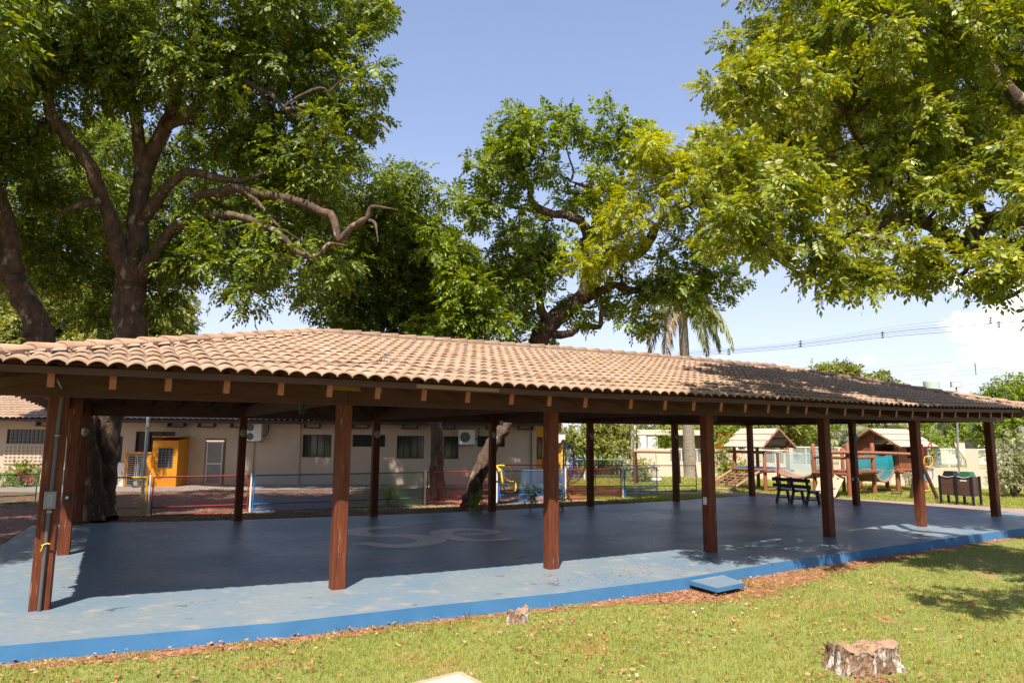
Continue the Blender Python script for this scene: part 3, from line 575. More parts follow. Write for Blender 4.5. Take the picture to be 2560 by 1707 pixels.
# orange painted wing set back behind the right end
wing = thing('orange_wing', BW(-1, -1.5, 0), 'orange painted end wing with narrow brown window beside the beige building', 'building')
b = MB(); sbox(b, -.12, WS(1404, 1100, -1.6)[0], -1.6, -3.2, -.1, 2.75); b.build('wall', 'orangewall', wing)
f = MB(); s0, _ = WS(1343, 1130, -1.6); s1, _ = WS(1356, 1130, -1.6); sbox(f, s1, s0, -1.6, -1.57, 1.0, 2.0); w = f.build('window', 'frame', wing)
g = MB(); sbox(g, s1+.04, s0-.04, -1.57, -1.565, 1.05, 1.95); g.build('pane', 'glass', w)
f = MB(); sbox(f, .1, WS(1404, 1100, -1.6)[0]-.35, -.9, -3.4, 2.75, 2.87); f.build('roof', 'frame', wing)
def ac(name, s0, s1, z0, z1, out, fans, label, par=None, dep=.32):
    c = (s0+s1)/2; a = thing('air_conditioner', BW(c, out, z0), label, 'air conditioner')
    b = MB(); sbox(b, s0, s1, out, out+dep, z0, z1); b.build('casing', 'white', a)
    for k in range(fans):
        fc = BW(s1-(s1-s0)*.40, out+dep, z0+(z1-z0)*((k+.5)/fans)); r = min((s1-s0)*.30, (z1-z0)/fans*.38)
        e = MB(); n = 20; T3 = np.array([BT[0], BT[1], 0]); N3 = np.array([BN[0], BN[1], 0])
        e.add([fc+N3*.004]+[fc+N3*.004+T3*math.cos(2*math.pi*i/n)*r+np.array([0, 0, 1])*math.sin(2*math.pi*i/n)*r for i in range(n)], [(0, 1+i, 1+(i+1) % n) for i in range(n)])
        fan = e.build('fan', 'conduit', a); g = MB()
        for rr in (.25, .5, .75, 1.0): g.tube([fc+N3*.012+T3*math.cos(2*math.pi*i/n)*r*rr+np.array([0, 0, 1])*math.sin(2*math.pi*i/n)*r*rr for i in range(n+1)], .006, 4, False)
        for i in range(8): g.tube([fc+N3*.012, fc+N3*.012+T3*math.cos(math.pi*i/4)*r+np.array([0, 0, 1])*math.sin(math.pi*i/4)*r], .004, 4, False)
        g.build('fan_grille', 'grey', fan)
    b = MB(); sbox(b, s0+.05, s0+.1, 0, out+dep+.03, z0-.045, z0-.005); sbox(b, s1-.1, s1-.05, 0, out+dep+.03, z0-.045, z0-.005); sbox(b, s0+.05, s0+.1, 0, .03, z0-.05, z0+.25); b.build('wall_bracket', 'frame', a)
    b = MB(); b.tube(smooth_path([BW(s0-.02, out+.1, z0+.2), BW(s0-.16, out*.5, z0+.3), BW(s0-.2, .03, z0+.75)]), .018, 6); b.build('hose', 'frame', a)
ac('ac', 11.62, 12.36, 1.76, 2.50, .14, 2, 'tall white air conditioner with two fans on the beige wall')
ac('ac', 2.72, 3.42, 1.66, 2.29, .14, 1, 'white single-fan air conditioner overlapping a window on the beige wall')
ax = thing('air_conditioner', BW(-1.75, -1.4, 1.6), 'small white air conditioner on the orange wing', 'air conditioner')
b = MB(); s0, z1 = WS(1402, 1080, -1.3); s1, z0 = WS(1413, 1108, -1.3); sbox(b, s1, s0+.3, -1.6, -1.3, z0, z1); b.build('casing', 'white', ax)
b = MB()
for k in range(5): sbox(b, s1+.04, s0+.26, -1.3, -1.295, z0+.06+k*(z1-z0-.1)/5, z0+.075+k*(z1-z0-.1)/5)
b.build('grille', 'grey', ax)
# orange kiosk against the wall
hut = thing('kiosk', BW(15.3, .8, 0), 'orange painted kiosk with lattice window standing at the beige wall', 'kiosk')
o1 = 1.25; sl_, zt = WS(383, 1101, o1); sr_, _ = WS(447, 1101, o1)
b = MB(); b.hexa([BW(sl_, o1, -.06), BW(sr_, o1, -.06), BW(sr_, .02, -.06), BW(sl_, .02, -.06), BW(sl_, o1, zt), BW(sr_, o1, zt), BW(sr_, .02, zt+.12), BW(sl_, .02, zt+.12)]); b.build('body', 'orange', hut)
b = MB(); sbox(b, sl_+.03, sr_-.04, o1+.05, .03, zt+.14, zt+.17); b.build('roof', 'orange', hut)
a, za = WS(398, 1120, o1); c, zb = WS(430, 1168, o1)
g = MB(); sbox(g, c, a, o1, o1+.004, zb, za); w = g.build('window', 'rubber', hut); g = MB()
for k in range(5): s = a+(c-a)*k/4; sbox(g, s-.012, s+.012, o1+.004, o1+.02, zb, za)
for k in range(8): z = zb+(za-zb)*k/7; sbox(g, min(a, c), max(a, c), o1+.004, o1+.021, z-.012, z+.012)
g.build('lattice', 'conduit', w)
cage = thing('gas_cage', BW(16.6, .8, 0), 'steel grilled gas cylinder cage in an orange surround left of the kiosk', 'cage')
a, zt = WS(313, 1133, 1.2); c, _ = WS(381, 1133, 1.2)
b = MB(); sbox(b, a, a-.08, .3, 1.2, -.06, zt); sbox(b, c+.22, c, .3, 1.2, -.06, zt); sbox(b, a+.05, c-.03, .28, 1.24, zt, zt+.05); b.build('surround', 'orange', cage)
b = MB(); sbox(b, a-.08, c+.22, .3, .33, -.06, zt); b.build('back_panel', 'galv', cage)
for (q0, q1) in ((a-.1, (a+c)/2+.08), ((a+c)/2+.04, c+.24)):
    g = MB(); t = .03
    sbox(g, q0, q0-t, 1.16, 1.2, -.02, zt-.03); sbox(g, q1, q1+t, 1.16, 1.2, -.02, zt-.03); sbox(g, q0, q1, 1.161, 1.199, zt-.06, zt-.03); sbox(g, q0, q1, 1.161, 1.199, -.02, .01); gt = g.build('gate', 'galv', cage)
    g = MB(); n = 16
    for k in range(1, n): z = -.02+(zt)*k/n; sbox(g, q0, q1, 1.17, 1.185, z-.008, z+.008)
    g.build('bars', 'galv', gt)
for k in range(2):
    cy_ = thing('gas_cylinder', BW(a-.45-k*.55, .75, -.04), 'grey gas cylinder standing behind the grille '+('on the left' if k == 0 else 'on the right'), 'gas cylinder')
    b = MB(); b.lathe(BW(a-.45-k*.55, .75, -.04), [(.16, 0), (.19, .05), (.19, .85), (.13, .98), (.05, 1.02)], 14); b.build('body', 'galv', cy_); b = MB(); b.lathe(BW(a-.45-k*.55, .75, .98), [(.09, 0), (.09, .12)], 12); b.build('collar', 'grey', cy_)
bx = thing('white_cabinet', BW(17.0, .9, 0), 'narrow white metal cabinet beside the gas cage', 'cabinet')
a, zt = WS(295, 1156, 1.0); c, _ = WS(311, 1156, 1.0); b = MB(); sbox(b, a, c, .5, 1.0, -.04, zt); b.build('body', 'white', bx); b = MB(); sbox(b, a+.02, c-.02, .48, 1.03, zt, zt+.02); b.build('lid', 'grey', bx); b = MB(); sbox(b, c+.04, c+.06, 1.0, 1.03, .4, .55); b.build('handle', 'darkmetal', bx)
# trolley wheels in front of the cage
tr = thing('sack_trolley', BW(16.3, 1.7, 0), 'small two-wheeled sack trolley parked before the gas cage', 'trolley')
for px_ in (340, 362):
    s, _ = WS(px_, 1197, 1.75); cc = BW(s, 1.75, .12); T3 = np.array([BT[0], BT[1], 0]); n = 18; w = MB()
    w.tube([cc+T3*math.cos(2*math.pi*i/n)*.15+np.array([0, 0, 1])*math.sin(2*math.pi*i/n)*.15 for i in range(n+1)], .035, 6, False); wh = w.build('wheel', 'rubber', tr)
    w = MB(); w.tube([cc-np.array([*BN, 0])*.02, cc+np.array([*BN, 0])*.02], .06, 10); [w.tube([cc, cc+T3*math.cos(i*1.05)*.14+np.array([0, 0, 1])*math.sin(i*1.05)*.14], .012, 5, False) for i in range(6)]; w.build('hub', 'grey', wh)
b = MB(); s, _ = WS(351, 1197, 1.75); b.tube([BW(s+.2, 1.75, .12), BW(s-.2, 1.75, .12)], .012, 6); b.tube([BW(s+.12, 1.7, .1), BW(s+.12, 1.5, .9), BW(s-.12, 1.5, .9), BW(s-.12, 1.7, .1)], .014, 6); b.build('frame', 'darkmetal', tr)
# galvanised pole beside the cage
g0 = G(355, 1245, -.06); pl = thing('steel_pole', g0, 'tall galvanised steel pole in the yard left of the kiosk', 'pole')
b = MB(); b.tube([g0, (g0[0], g0[1], 2.0), (g0[0], g0[1], 3.9)], [.055, .05, .05], 10); b.build('shaft', 'galv', pl)
b = MB(); b.tube([g0+(0, 0, 2.2), g0+(0, 0, 2.32)], .062, 10); b.tube([g0, g0+(0, 0, .05)], .1, 10); b.build('collar', 'grey', pl)
# ------------------------------------------------------------------ coloured wire fence
def panel(a, c, h, frame, wire, label, h0=.03, mid=.20, sp=.05, r=.0032, grp='coloured wire fence panels'):
    a = np.array([a[0], a[1], 0.]); c = np.array([c[0], c[1], 0.]); zg = -.06
    t = thing('wire_fence', (a[0], a[1], zg), label, 'fence', grp); d = c-a; L = np.linalg.norm(d); d /= L; up = np.array([0, 0, 1.])
    A = a+up*(zg+h0); b = MB(); R = .019
    b.tube([A, A+up*(h-h0)], R, 7); b.tube([A+d*L, A+d*L+up*(h-h0)], R, 7); b.tube([A+up*(h-h0), A+d*L+up*(h-h0)], R, 7); b.tube([A, A+d*L], R, 7)
    if mid: b.tube([A+up*mid, A+d*L+up*mid], R*.9, 7)
    b.build('frame', frame, t)
    w = MB(); Hh = h-h0; k = -Hh
    def seg(p, q):
        w.tube([A+d*p[0]+up*p[1], A+d*q[0]+up*q[1]], r, 3, False, smooth=False)
    while k < L:
        s0 = max(k, 0); s1 = min(k+Hh, L)
        if s1 > s0: seg((s0, s0-k), (s1, s1-k)); seg((s0, Hh-(s0-k)), (s1, Hh-(s1-k)))
        k += sp*1.414
    w.build('wire_mesh', wire, t); return t
def fpost(p, h, label, r=.026, m='white'):
    t = thing('fence_post', (p[0], p[1], -.06), label, 'fence post', 'white posts of the coloured fence')
    b = MB(); b.tube([(p[0], p[1], -.1), (p[0], p[1], h-.06)], r, 8); b.build('tube', m, t)
    b = MB(); b.lathe((p[0], p[1], h-.06), [(r*1.15, 0), (r*1.15, .02), (r*.4, .03)], 8); b.build('cap', 'grey', t)
FP = [(.55, 10.75), (1.5, 10.46), (3.9, 10.36), (6.38, 10.3), (8.84, 10.25), (11.15, 10.0), (13.72, 10.0), (15.9, 9.75)]
cols = [('yellow', 'meshyel', 'yellow framed wire fence panel beside the big tree trunk'), ('red', 'meshred', 'dark red fence panel in front of the orange kiosk'), ('blue', 'meshblue', 'blue fence panel below the wide window behind second front post'), ('green', 'meshgreen', 'green framed fence panel left of the straight tree trunk'), ('red', 'meshred', 'red fence panel behind the two middle tree trunks'), ('blue', 'meshblue', 'blue fence panel in front of the yellow climber'), ('red', 'meshred', 'bright red fence panel in front of the ring climber')]
for i in range(7):
    a, c = np.array(FP[i]), np.array(FP[i+1]); d = (c-a)/np.linalg.norm(c-a); panel(a+d*.07, c-d*.07, .98, *cols[i], r=.0045 if i > 4 else .0032)
for i, (p, t) in enumerate(zip(FP[1:], ('between the yellow and red panels', 'between the red and wide blue panels', 'between the blue and green panels', 'left of the straight trunk', 'right of the leaning trunk', 'beside the ring climber', 'at the open blue gate'))): fpost(p, 1.06, 'thin white fence post '+t)
panel((15.98, 9.75), (18.6, 11.1), .95, 'blue', 'meshblue', 'blue fence gate standing open toward the lawn', sp=.09)
fpost((16.6, 12.4), 1.05, 'thin post of the dark red fence by the swing', m='grey')
panel((13.0, 14.4), (16.55, 12.4), 1.0, 'red', 'meshred', 'dark red fence panel behind the ring climber', sp=.12)
panel((16.65, 12.35), (20.4, 10.9), 1.0, 'darkplank', 'meshgrey', 'dark red fence panel in front of the log swing', sp=.14)
panel((17.6, 20.0), (20.6, 18.7), 1.0, 'meshblue', 'meshblue', 'light blue fence panel before the planted bed', sp=.16)
panel((20.7, 18.7), (23.0, 17.1), 1.0, 'meshgreen', 'meshgreen', 'pale green fence panel beside the tyre swing', sp=.16)
fpost((20.65, 18.7), 1.2, 'stout white post between light blue and green panels', r=.06)
# left edge: green and blue fence with shrubs
fpost((-3.6, 15.0), 1.0, 'white fence post at the far left beside red path')
panel((-6.0, 15.6), (-3.7, 15.0), .95, 'blue', 'meshblue', 'blue fence panel at the left edge by red path')
panel((-3.5, 15.2), (-1.3, 16.2), .85, 'green', 'meshgreen', 'green fence panel before the red flower bed')
panel((-1.0, 15.5), (.4, 13.0), 1.0, 'blue', 'meshblue', 'blue fence panel seen between the left posts')
# ------------------------------------------------------------------ perimeter wall
pw = thing('perimeter_wall', (29, 14, 0), 'cream perimeter wall with barred openings behind the playground', 'wall')
PWP = [(15.5, 25.6), (24.6, 20.93), (28.15, 17.6), (29.8, 14.2), (32.5, 7.0), (34.6, 1.2), (38, -7)]
b = MB(); rl = MB()
for i in range(len(PWP)-1):
    a, c = np.array(PWP[i]), np.array(PWP[i+1]); L = np.linalg.norm(c-a); d = (c-a)/L; nb = max(1, int(round(L/2.4))); hw = 1.55 if i < 3 else 1.72
    for k in range(nb):
        p, q = a+d*(L*k/nb), a+d*(L*(k+1)/nb); solid = i in (1, 2) and k == 0
        if solid: b.bar((*p, hw/2-.1), (*q, hw/2-.1), .14, hw)
        else:
            b.bar((*p, .35), (*q, .35), .14, .9)
            for e, s in ((p, 1), (q, -1)): b.bar((*e, hw/2-.1+.002), (*(e+d*s*.22), hw/2-.1+.002), .16, hw)
            z = .86
            while z < hw-.12: rl.bar((*(p+d*.22), z), (*(q-d*.22), z), .02, .014); z += .055
            rl.bar((*(p+d*.22), hw-.12), (*(q-d*.22), hw-.12), .05, .05)
            for f_ in (.33, .66): m_ = p+(q-p)*f_; rl.bar((*m_, .8), (*m_, hw-.1), .03, .03, (1, 0, 0))
b.build('masonry', 'wallp', pw); rl.build('railing', 'white', pw)
# concrete utility pole and palm
g0 = G(1581, 1196, -.06); t = thing('utility_pole', g0, 'round concrete utility pole in front of the perimeter wall', 'pole'); d0 = (g0-C0)@CW
b = MB(); b.tube([g0, PT(1579, 1062, d0), PT(1574, 1000, d0)], [.13, .11, .1], 10); b.build('shaft', 'slabpink', t); b = MB(); b.tube([PT(1580, 1087, d0), PT(1580, 1085, d0)], .122, 10); b.build('strap', 'grey', t)
g0 = G(1590, 1150, 0.3); t = thing('downpipe_pole', PT(1588, 1196, 39), 'thin white pole beside the concrete utility pole', 'pole'); b = MB(); b.tube([PT(1588, 1190, 39), PT(1587, 1062, 39)], .05, 8); b.build('shaft', 'white', t); b = MB(); b.tube([PT(1588, 1190, 39), PT(1588, 1186, 39)], .08, 8); b.build('foot', 'grey', t)
# flat-roofed house beyond the wall
hs = thing('flat_roofed_house', PT(1680, 1110, 46), 'low house with flat pale roof slab and dark shaded porch', 'house')
A = PT(1590, 1100, 46); Bq = PT(1830, 1100, 47); d = (Bq-A)[:2]; L = np.linalg.norm(d); d /= L; nn = np.array([-d[1], d[0]])
def hb(s0, s1, o0, o1, z0, z1, nm, m, par):
    b = MB(); P = lambda s, o, z: (A[0]+d[0]*s+nn[0]*o, A[1]+d[1]*s+nn[1]*o, z); b.hexa([P(s0, o0, z0), P(s1, o0, z0), P(s1, o1, z0), P(s0, o1, z0), P(s0, o0, z1), P(s1, o0, z1), P(s1, o1, z1), P(s0, o1, z1)]); return b.build(nm, m, par)
zr0, zr1 = PT(1650, 1087, 46)[2], PT(1650, 1074, 46)[2]
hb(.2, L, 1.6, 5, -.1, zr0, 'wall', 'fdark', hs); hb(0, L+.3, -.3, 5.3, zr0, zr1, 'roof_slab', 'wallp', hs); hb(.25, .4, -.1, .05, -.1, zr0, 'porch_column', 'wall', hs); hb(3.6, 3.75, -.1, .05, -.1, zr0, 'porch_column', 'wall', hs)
w = hb(1.0, 1.9, 1.55, 1.6, .5, 1.6, 'window', 'frame', hs); hb(1.05, 1.85, 1.53, 1.55, .55, 1.55, 'pane', 'glass', w)
dx = thing('garden_cupboard', PT(1630, 1125, 44), 'pale open cupboard standing beyond the perimeter wall', 'cupboard')
P = PT(1602, 1126, 43); A = P; hb(0, .35, 0, .5, 1.2, 2.15, 'side_panel', 'white', dx); hb(.5, 1.1, 0, .5, 1.2, 2.1, 'door_panel', 'white', dx); hb(0, 1.1, -.05, .55, 1.2, 1.25, 'shelf', 'wallp', dx)
# far buildings on the right
def simple_house(px0, px1, pyt, pyb, dep, label, wallm, roofm, roofh=.6, wn_=2):
    t = thing('far_house', PT((px0+px1)/2, pyb, dep), label, 'house'); a = PT(px0, pyt, dep); c = PT(px1, pyt, dep); z0 = -.1; zt = a[2]; e = CW[:2]/np.linalg.norm(CW[:2]); w_ = np.linalg.norm((c-a)[:2]); dr = (c-a)[:2]/w_
    b = MB(); q = [a[:2], c[:2], c[:2]+e*5, a[:2]+e*5]; b.prism(q, z0, zt); b.build('wall', wallm, t)
    b = MB(); q0 = [a[:2]-dr*.4-e*.4, c[:2]+dr*.4-e*.4, c[:2]+dr*.4+e*5.4, a[:2]-dr*.4+e*5.4]; m0 = (q0[0]+q0[3])/2; m1 = (q0[1]+q0[2])/2
    b.add([(*p, zt) for p in q0]+[(*m0, zt+roofh), (*m1, zt+roofh)], [(0, 1, 5, 4), (2, 3, 4, 5), (3, 0, 4), (1, 2, 5), (3, 2, 1, 0)]); b.build('roof', roofm, t)
    for k in range(wn_):
        s = (k+.5)/wn_*w_; p = a[:2]+dr*s-e*.02; b = MB(); h_ = zt*.3
        b.bar((*(p-dr*w_*.07), zt-h_), (*(p+dr*w_*.07), zt-h_), .04, h_); w = b.build('window', 'frame', t); b = MB(); p = p-e*.03; b.bar((*(p-dr*w_*.06), zt-h_), (*(p+dr*w_*.06), zt-h_), .02, h_*.8); b.build('pane', 'glass', w)
simple_house(2262, 2480, 1088, 1115, 62, 'low cream house with brown roof beyond the wall at right', 'wallp', 'mauvepath')
simple_house(2428, 2540, 1050, 1120, 75, 'tall grey sheet-metal shed behind the right trees', 'corrug', 'corrug', .3, 1)
simple_house(1960, 2060, 1086, 1110, 60, 'white roofed low building behind the rope bridge', 'fdark', 'roofw', 1.2)
simple_house(1780, 1880, 1098, 1130, 56, 'white walled house behind the red flowering bush', 'roofw', 'slabpink', .3)
# water tank tower
t = thing('water_tank', PT(2328, 1140, 58), 'pale green water tank on a slim tower above the roof line', 'water tank')
c = PT(2330, 983, 58); b = MB(); r = 18.5/F_PX*58; b.lathe((c[0], c[1], c[2]), [(r*.92, 0), (r*.93, .05), (r, .9), (r*1.02, 1.0), (r*.95, 1.06), (.1, 1.15)], 24); b.build('tank', 'tank', t)
b = MB(); b.lathe((c[0], c[1], -.1), [(r*.5, 0), (r*.5, c[2]+.1)], 18); b.build('tower', 'tank', t); b = MB(); b.lathe((c[0], c[1], c[2]-.1), [(r*.98, 0), (r*.98, .1)], 20); b.build('platform', 'grey', t)
# yard floodlight mast
g0 = G(2397, 1182, -.06); d0 = 30.; g0 = PT(2397, 1182, d0); g0[2] = -.06
t = thing('floodlight_mast', g0, 'slim steel mast with one rectangular floodlight by the perimeter wall', 'light mast')
b = MB(); top = PT(2391, 972, d0); b.tube([g0, PT(2394, 1100, d0), top], [.05, .045, .035], 8); b.build('pole', 'galv', t)
b = MB(); c = PT(2390, 961, d0); b.bar(c-CR*.22, c+CR*.22, .12, .24); hd = b.build('lamp_head', 'slabpink', t); b = MB(); b.bar(c-CR*.17-CW*.056, c+CR*.17-CW*.056, .01, .15); b.build('glass', 'floodface', hd); b = MB(); b.tube([top, c], .03, 6); b.build('bracket', 'darkmetal', t)
# power lines
def line(pts, dep, r, label, spacers=()):
    P = smooth_path([PT(x, y, dd) for (x, y), dd in zip(pts, dep)], 6); t = thing('power_line', P[0], label, 'power line', 'power lines across the right sky')
    b = MB(); b.tube(P, r, 4, False); b.build('cable', 'wire', t)
    return t
for k, (yl, yr, r) in enumerate(((874, 783, .010), (878, 793, .012), (881, 802, .026), (885, 809, .014), (889, 817, .022))):
    t = line([(1690, yl+3), (1950, yl-14-k*.5), (2250, (yl+yr)/2-14), (2560, yr), (2800, yr-32)], [75, 68, 60, 52, 48], r, ('topmost faint', 'second', 'thick blue upper', 'thin fourth', 'lowest thick blue')[k]+' cable of the upper power line bundle')
for (x, y, dd) in ((1822, 880, 71), (2001, 860, 66), (2206, 838, 61), (2476, 802, 54), (2497, 812, 54)):
    t = thing('cable_spacer', PT(x, y, dd), 'small black cable spacer at '+{1822: 'the roof ridge end', 2001: 'the middle of the power lines', 2206: 'the open sky between tree and roof', 2476: 'the cloud edge, upper', 2497: 'the cloud edge, lower'}[x], 'cable spacer', 'spacers on the power lines')
    b = MB(); u = dd/F_PX; b.tube([PT(x, y-9, dd), PT(x+1, y+8, dd)], 1.0*u, 5); b.build('rod', 'darkmetal', t); b = MB(); [b.tube([PT(x-4, y+q, dd), PT(x+4, y+q-1, dd)], 1.2*u, 5) for q in (-6, 0, 6)]; b.build('clamps', 'darkmetal', t)
for k, (yl, yr) in enumerate(((928, 885), (938, 903), (950, 914), (962, 924), (982, 950))):
    line([(2120, yl), (2340, (yl+yr)/2+1), (2560, yr), (2800, yr-18)], [70, 66, 62, 60], .008, ('highest', 'second', 'third', 'fourth', 'lowest')[k]+' thin wire of the lower line above the right roof end')
t = thing('wire_spreader', PT(2438, 920, 64), 'short upright spreader rod on the lower wires', 'spreader'); b = MB(); b.tube([PT(2437, 905, 64), PT(2440, 937, 64)], .04, 5); b.build('rod', 'wire', t); b = MB(); b.tube([PT(2435, 914, 64), PT(2441, 914, 64)], .03, 5); b.build('clip', 'darkmetal', t)
# ------------------------------------------------------------------ playground
def cc(x, y): return 1780+x/7.467, 1050+y/7.467
def cd(x, y): return 2040+x/7.467, 1050+y/7.467
def post_at(b, g, ytop, r, z0=-.06):
    z1 = zat(g, ytop); b.tube([(g[0], g[1], z0), (g[0], g[1], (z0+z1)/2), (g[0], g[1], z1-.03), (g[0], g[1], z1)], [r, r*.97, r*.95, r*.6], 10); return z1
def gable_roof(par, x0, x1, y0, y1, ze, za, axis, m='shingle', th=.045, nm='roof'):
    # axis 'y': ridge runs along y. each slope is three overlapping courses of boards
    def P(a, s, z): return np.array([a, s, z]) if axis == 'y' else np.array([s, a, z])
    (a0, a1, s0, s1) = (x0, x1, y0, y1) if axis == 'y' else (y0, y1, x0, x1)
    am = (a0+a1)/2; b = MB()
    for sgn, ae in ((-1, a0), (1, a1)):
        for k in range(3):
            lo, hi = k/3-.0, (k+1)/3+.03; p = lambda t: (ae+(am-ae)*t, ze+(za-ze)*t)
            (xa, zA), (xb, zB) = p(lo), p(min(hi, 1)); lift = th*.9
            n_ = 9
            for q in range(n_):
                u0, u1 = s0+(s1-s0)*q/n_+.004, s0+(s1-s0)*(q+1)/n_-.004
                b.hexa([P(xa, u0, zA+lift), P(xa, u1, zA+lift), P(xb, u1, zB), P(xb, u0, zB), P(xa, u0, zA+lift+th*.5), P(xa, u1, zA+lift+th*.5), P(xb, u1, zB+th*.5), P(xb, u0, zB+th*.5)])
    r = b.build(nm, m, par)
    b = MB()
    for s in (s0+.03, s1-.05):
        b.bar(P(a0, s, ze), P(am, s, za-.0), .05, .07); b.bar(P(a1, s, ze), P(am, s, za), .05, .07)
    for t in (.05, .5): 
        b.bar(P(a0+(am-a0)*t, s0, ze+(za-ze)*t), P(a0+(am-a0)*t, s1, ze+(za-ze)*t), .05, .05); b.bar(P(a1+(am-a1)*t, s0, ze+(za-ze)*t), P(a1+(am-a1)*t, s1, ze+(za-ze)*t), .05, .05)
    b.bar(P(am, s0, za-.03), P(am, s1, za-.03), .06, .06); b.build('roof_frame', 'log', par); return r
TX0, TX1, TY0, TY1 = 22.9, 24.25, 9.72, 11.25
t1 = thing('play_tower', (23.5, 10.4, -.06), 'log play tower with plank gable roof and rope net ladder behind the bench', 'play tower')
zp = zat((TX0, TY0), 1171.5); zr = zat((TX0, TY0), 1130); ze = zat((TX0-.25, TY0-.05), 1120); za = zat(((TX0+TX1)/2, TY0-.2), 1071.5)
for (x, y, zt) in ((TX0, TY0, zr+.05), (TX0, TY1, ze+.05), (TX1, TY0, ze+.25), (TX1, TY1, ze+.05), (TX1-.55, TY0+.02, zr)):
    b = MB(); b.tube([(x, y, -.06), (x, y, zt-.03), (x, y, zt)], [.075, .068, .045], 10); b.build('post', 'log', t1)
b = MB(); b.box(((TX0+TX1)/2, (TY0+TY1)/2, zp), (TX1-TX0+.1, TY1-TY0+.1, .05)); b.build('deck', 'benchblue', t1)
for a, c in (((TX0-.05, TY0-.12, zp-.06), (TX0-.05, TY1+.3, zp-.06)), ((TX0-.1, TY0-.08, zp-.09), (TX1+.2, TY0-.08, zp-.09)), ((TX0, TY0, zr), (TX1, TY0, zr)), ((TX0, TY0, zr-.01), (TX0, TY1+.35, zr-.01)), ((TX0, TY0-.08, .03), (TX0+1.1, TY0-.08, .03))):
    b = MB(); b.tube([a, c], [.06, .055], 9); b.build('rail', 'log', t1)
gable_roof(t1, TX0-.3, TX1+.3, TY0-.2, TY1+.3, ze, za, 'y')
b = MB()
for a, c in (((TX0-.05, TY1+.1, zp-.1), (TX0-.95, TY1+.75, 0)), ((TX0-.05, TY0+.2, zp-.1), (TX0-.95, TY0+.85, 0)), ((TX0-1.0, TY1+.95, .0), (TX0-.95, TY0+.6, .0))): b.tube([a, c], .05, 8)
b.build('net_frame', 'palelog', t1)
b = MB()
for k in range(7):
    f = k/6; a = np.array([TX0-.1, TY1+.1-(TY1-TY0-.1)*f, zp-.12]); c = np.array([TX0-.93, TY1+.72-(TY1-TY0-.1)*f, .03]); b.tube([a, (a+c)/2+(.0, rng.uniform(-.05, .05), -.07), c], .012, 5)
for k in range(1, 7):
    f = k/7; a = np.array([TX0-.1-.83*f, TY1+.1+.62*f, (zp-.12)*(1-f)]); b.tube([a, a+(0, -.7, -.06), a+(0, -(TY1-TY0-.1), 0)], .012, 5)
b.build('rope_net', 'mulch', t1)
b = MB(); b.tube([PT(1945, 1133, 27.3), PT(1945.5, 1236, 27.0)], .018, 6); b.build('red_rope', 'red', t1)
# low climbing logs left of the tower
lg = thing('balance_logs', PT(1800, 1200, 31), 'two low balance logs sloping on stub posts beside the net ladder', 'balance logs')
b = MB(); b.tube([PT(1786, 1206, 29.5), PT(1850, 1190, 30.5), PT(1905, 1178, 31)], .085, 9); b.build('log', 'log', lg)
b = MB(); b.tube([PT(1808, 1210, 31), PT(1862, 1193, 31.5)], .08, 9); b.build('log', 'log', lg)
for x, y, d in ((1816, 1198, 30), (1824, 1200, 31), (1851, 1192, 30.6), (1858, 1192, 31.3)):
    p = PT(x, y, d); b = MB(); b.tube([(p[0], p[1], -.1), (p[0], p[1], p[2])], .06, 8); b.build('stub_post', 'log', lg)
# middle platform with ramp and posts
MX0, MX1, MY0, MY1 = 23.6, 25.5, 6.6, 7.5
t2 = thing('climbing_platform', (24.4, 7.1, -.06), 'low log platform with pale sloping climbing board between the rope bridges', 'climbing platform')
zm = zat((MX0, MY0), 1180)
for (x, y, yt, r) in ((MX0, MY0, 1108, .085), (MX1, MY0+.3, 1107, .08), (MX0+.1, MY1+.6, 1108, .075), (MX1-.1, MY1+.6, 1120, .07)):
    b = MB(); post_at(b, (x, y), yt, r); b.build('post', 'log', t2)
b = MB(); b.box(((MX0+MX1)/2, (MY0+MY1)/2+.2, zm), (MX1-MX0, 1.3, .06)); b.build('deck', 'log', t2)
for a, c in (((MX0, MY0-.05, zm-.05), (MX1+.15, MY0+.25, zm-.05)), ((MX0, MY0, zm+.5), (MX1+.1, MY0+.3, zm+.5)), ((MX0, MY0, zm+.5), (MX0+.1, MY1+.6, zm+.5)), ((MX0-.1, MY0, zm-.08), (MX0, MY1+.6, zm-.08))):
    b = MB(); b.tube([a, c], .055, 8); b.build('rail', 'log', t2)
b = MB(); a1 = PT(2057, 1174, 25.6); a2 = PT(2119, 1178, 25.4); b1 = PT(2035, 1234, 24.6); b2 = PT(2087, 1243, 24.2); nn = np.cross(a2-a1, b1-a1); nn /= np.linalg.norm(nn)
b.hexa([b1, b2, a2, a1, b1+nn*.04, b2+nn*.04, a2+nn*.04, a1+nn*.04]); rp_ = b.build('climbing_board', 'ramp', t2)
sg = -1 if nn@CW > 0 else 1
b = MB()
for u, v in ((.12, .12), (.2, .55), (.15, .85), (.8, .3), (.75, .7), (.5, .1), (.9, .9), (.45, .45)):
    p = (b1*(1-u)+b2*u)*(1-v)+(a1*(1-u)+a2*u)*v+nn*.042; b.tube([p-nn*.05, p+nn*.02], .035, 8)
b.build('hand_holes', 'rubber', rp_)
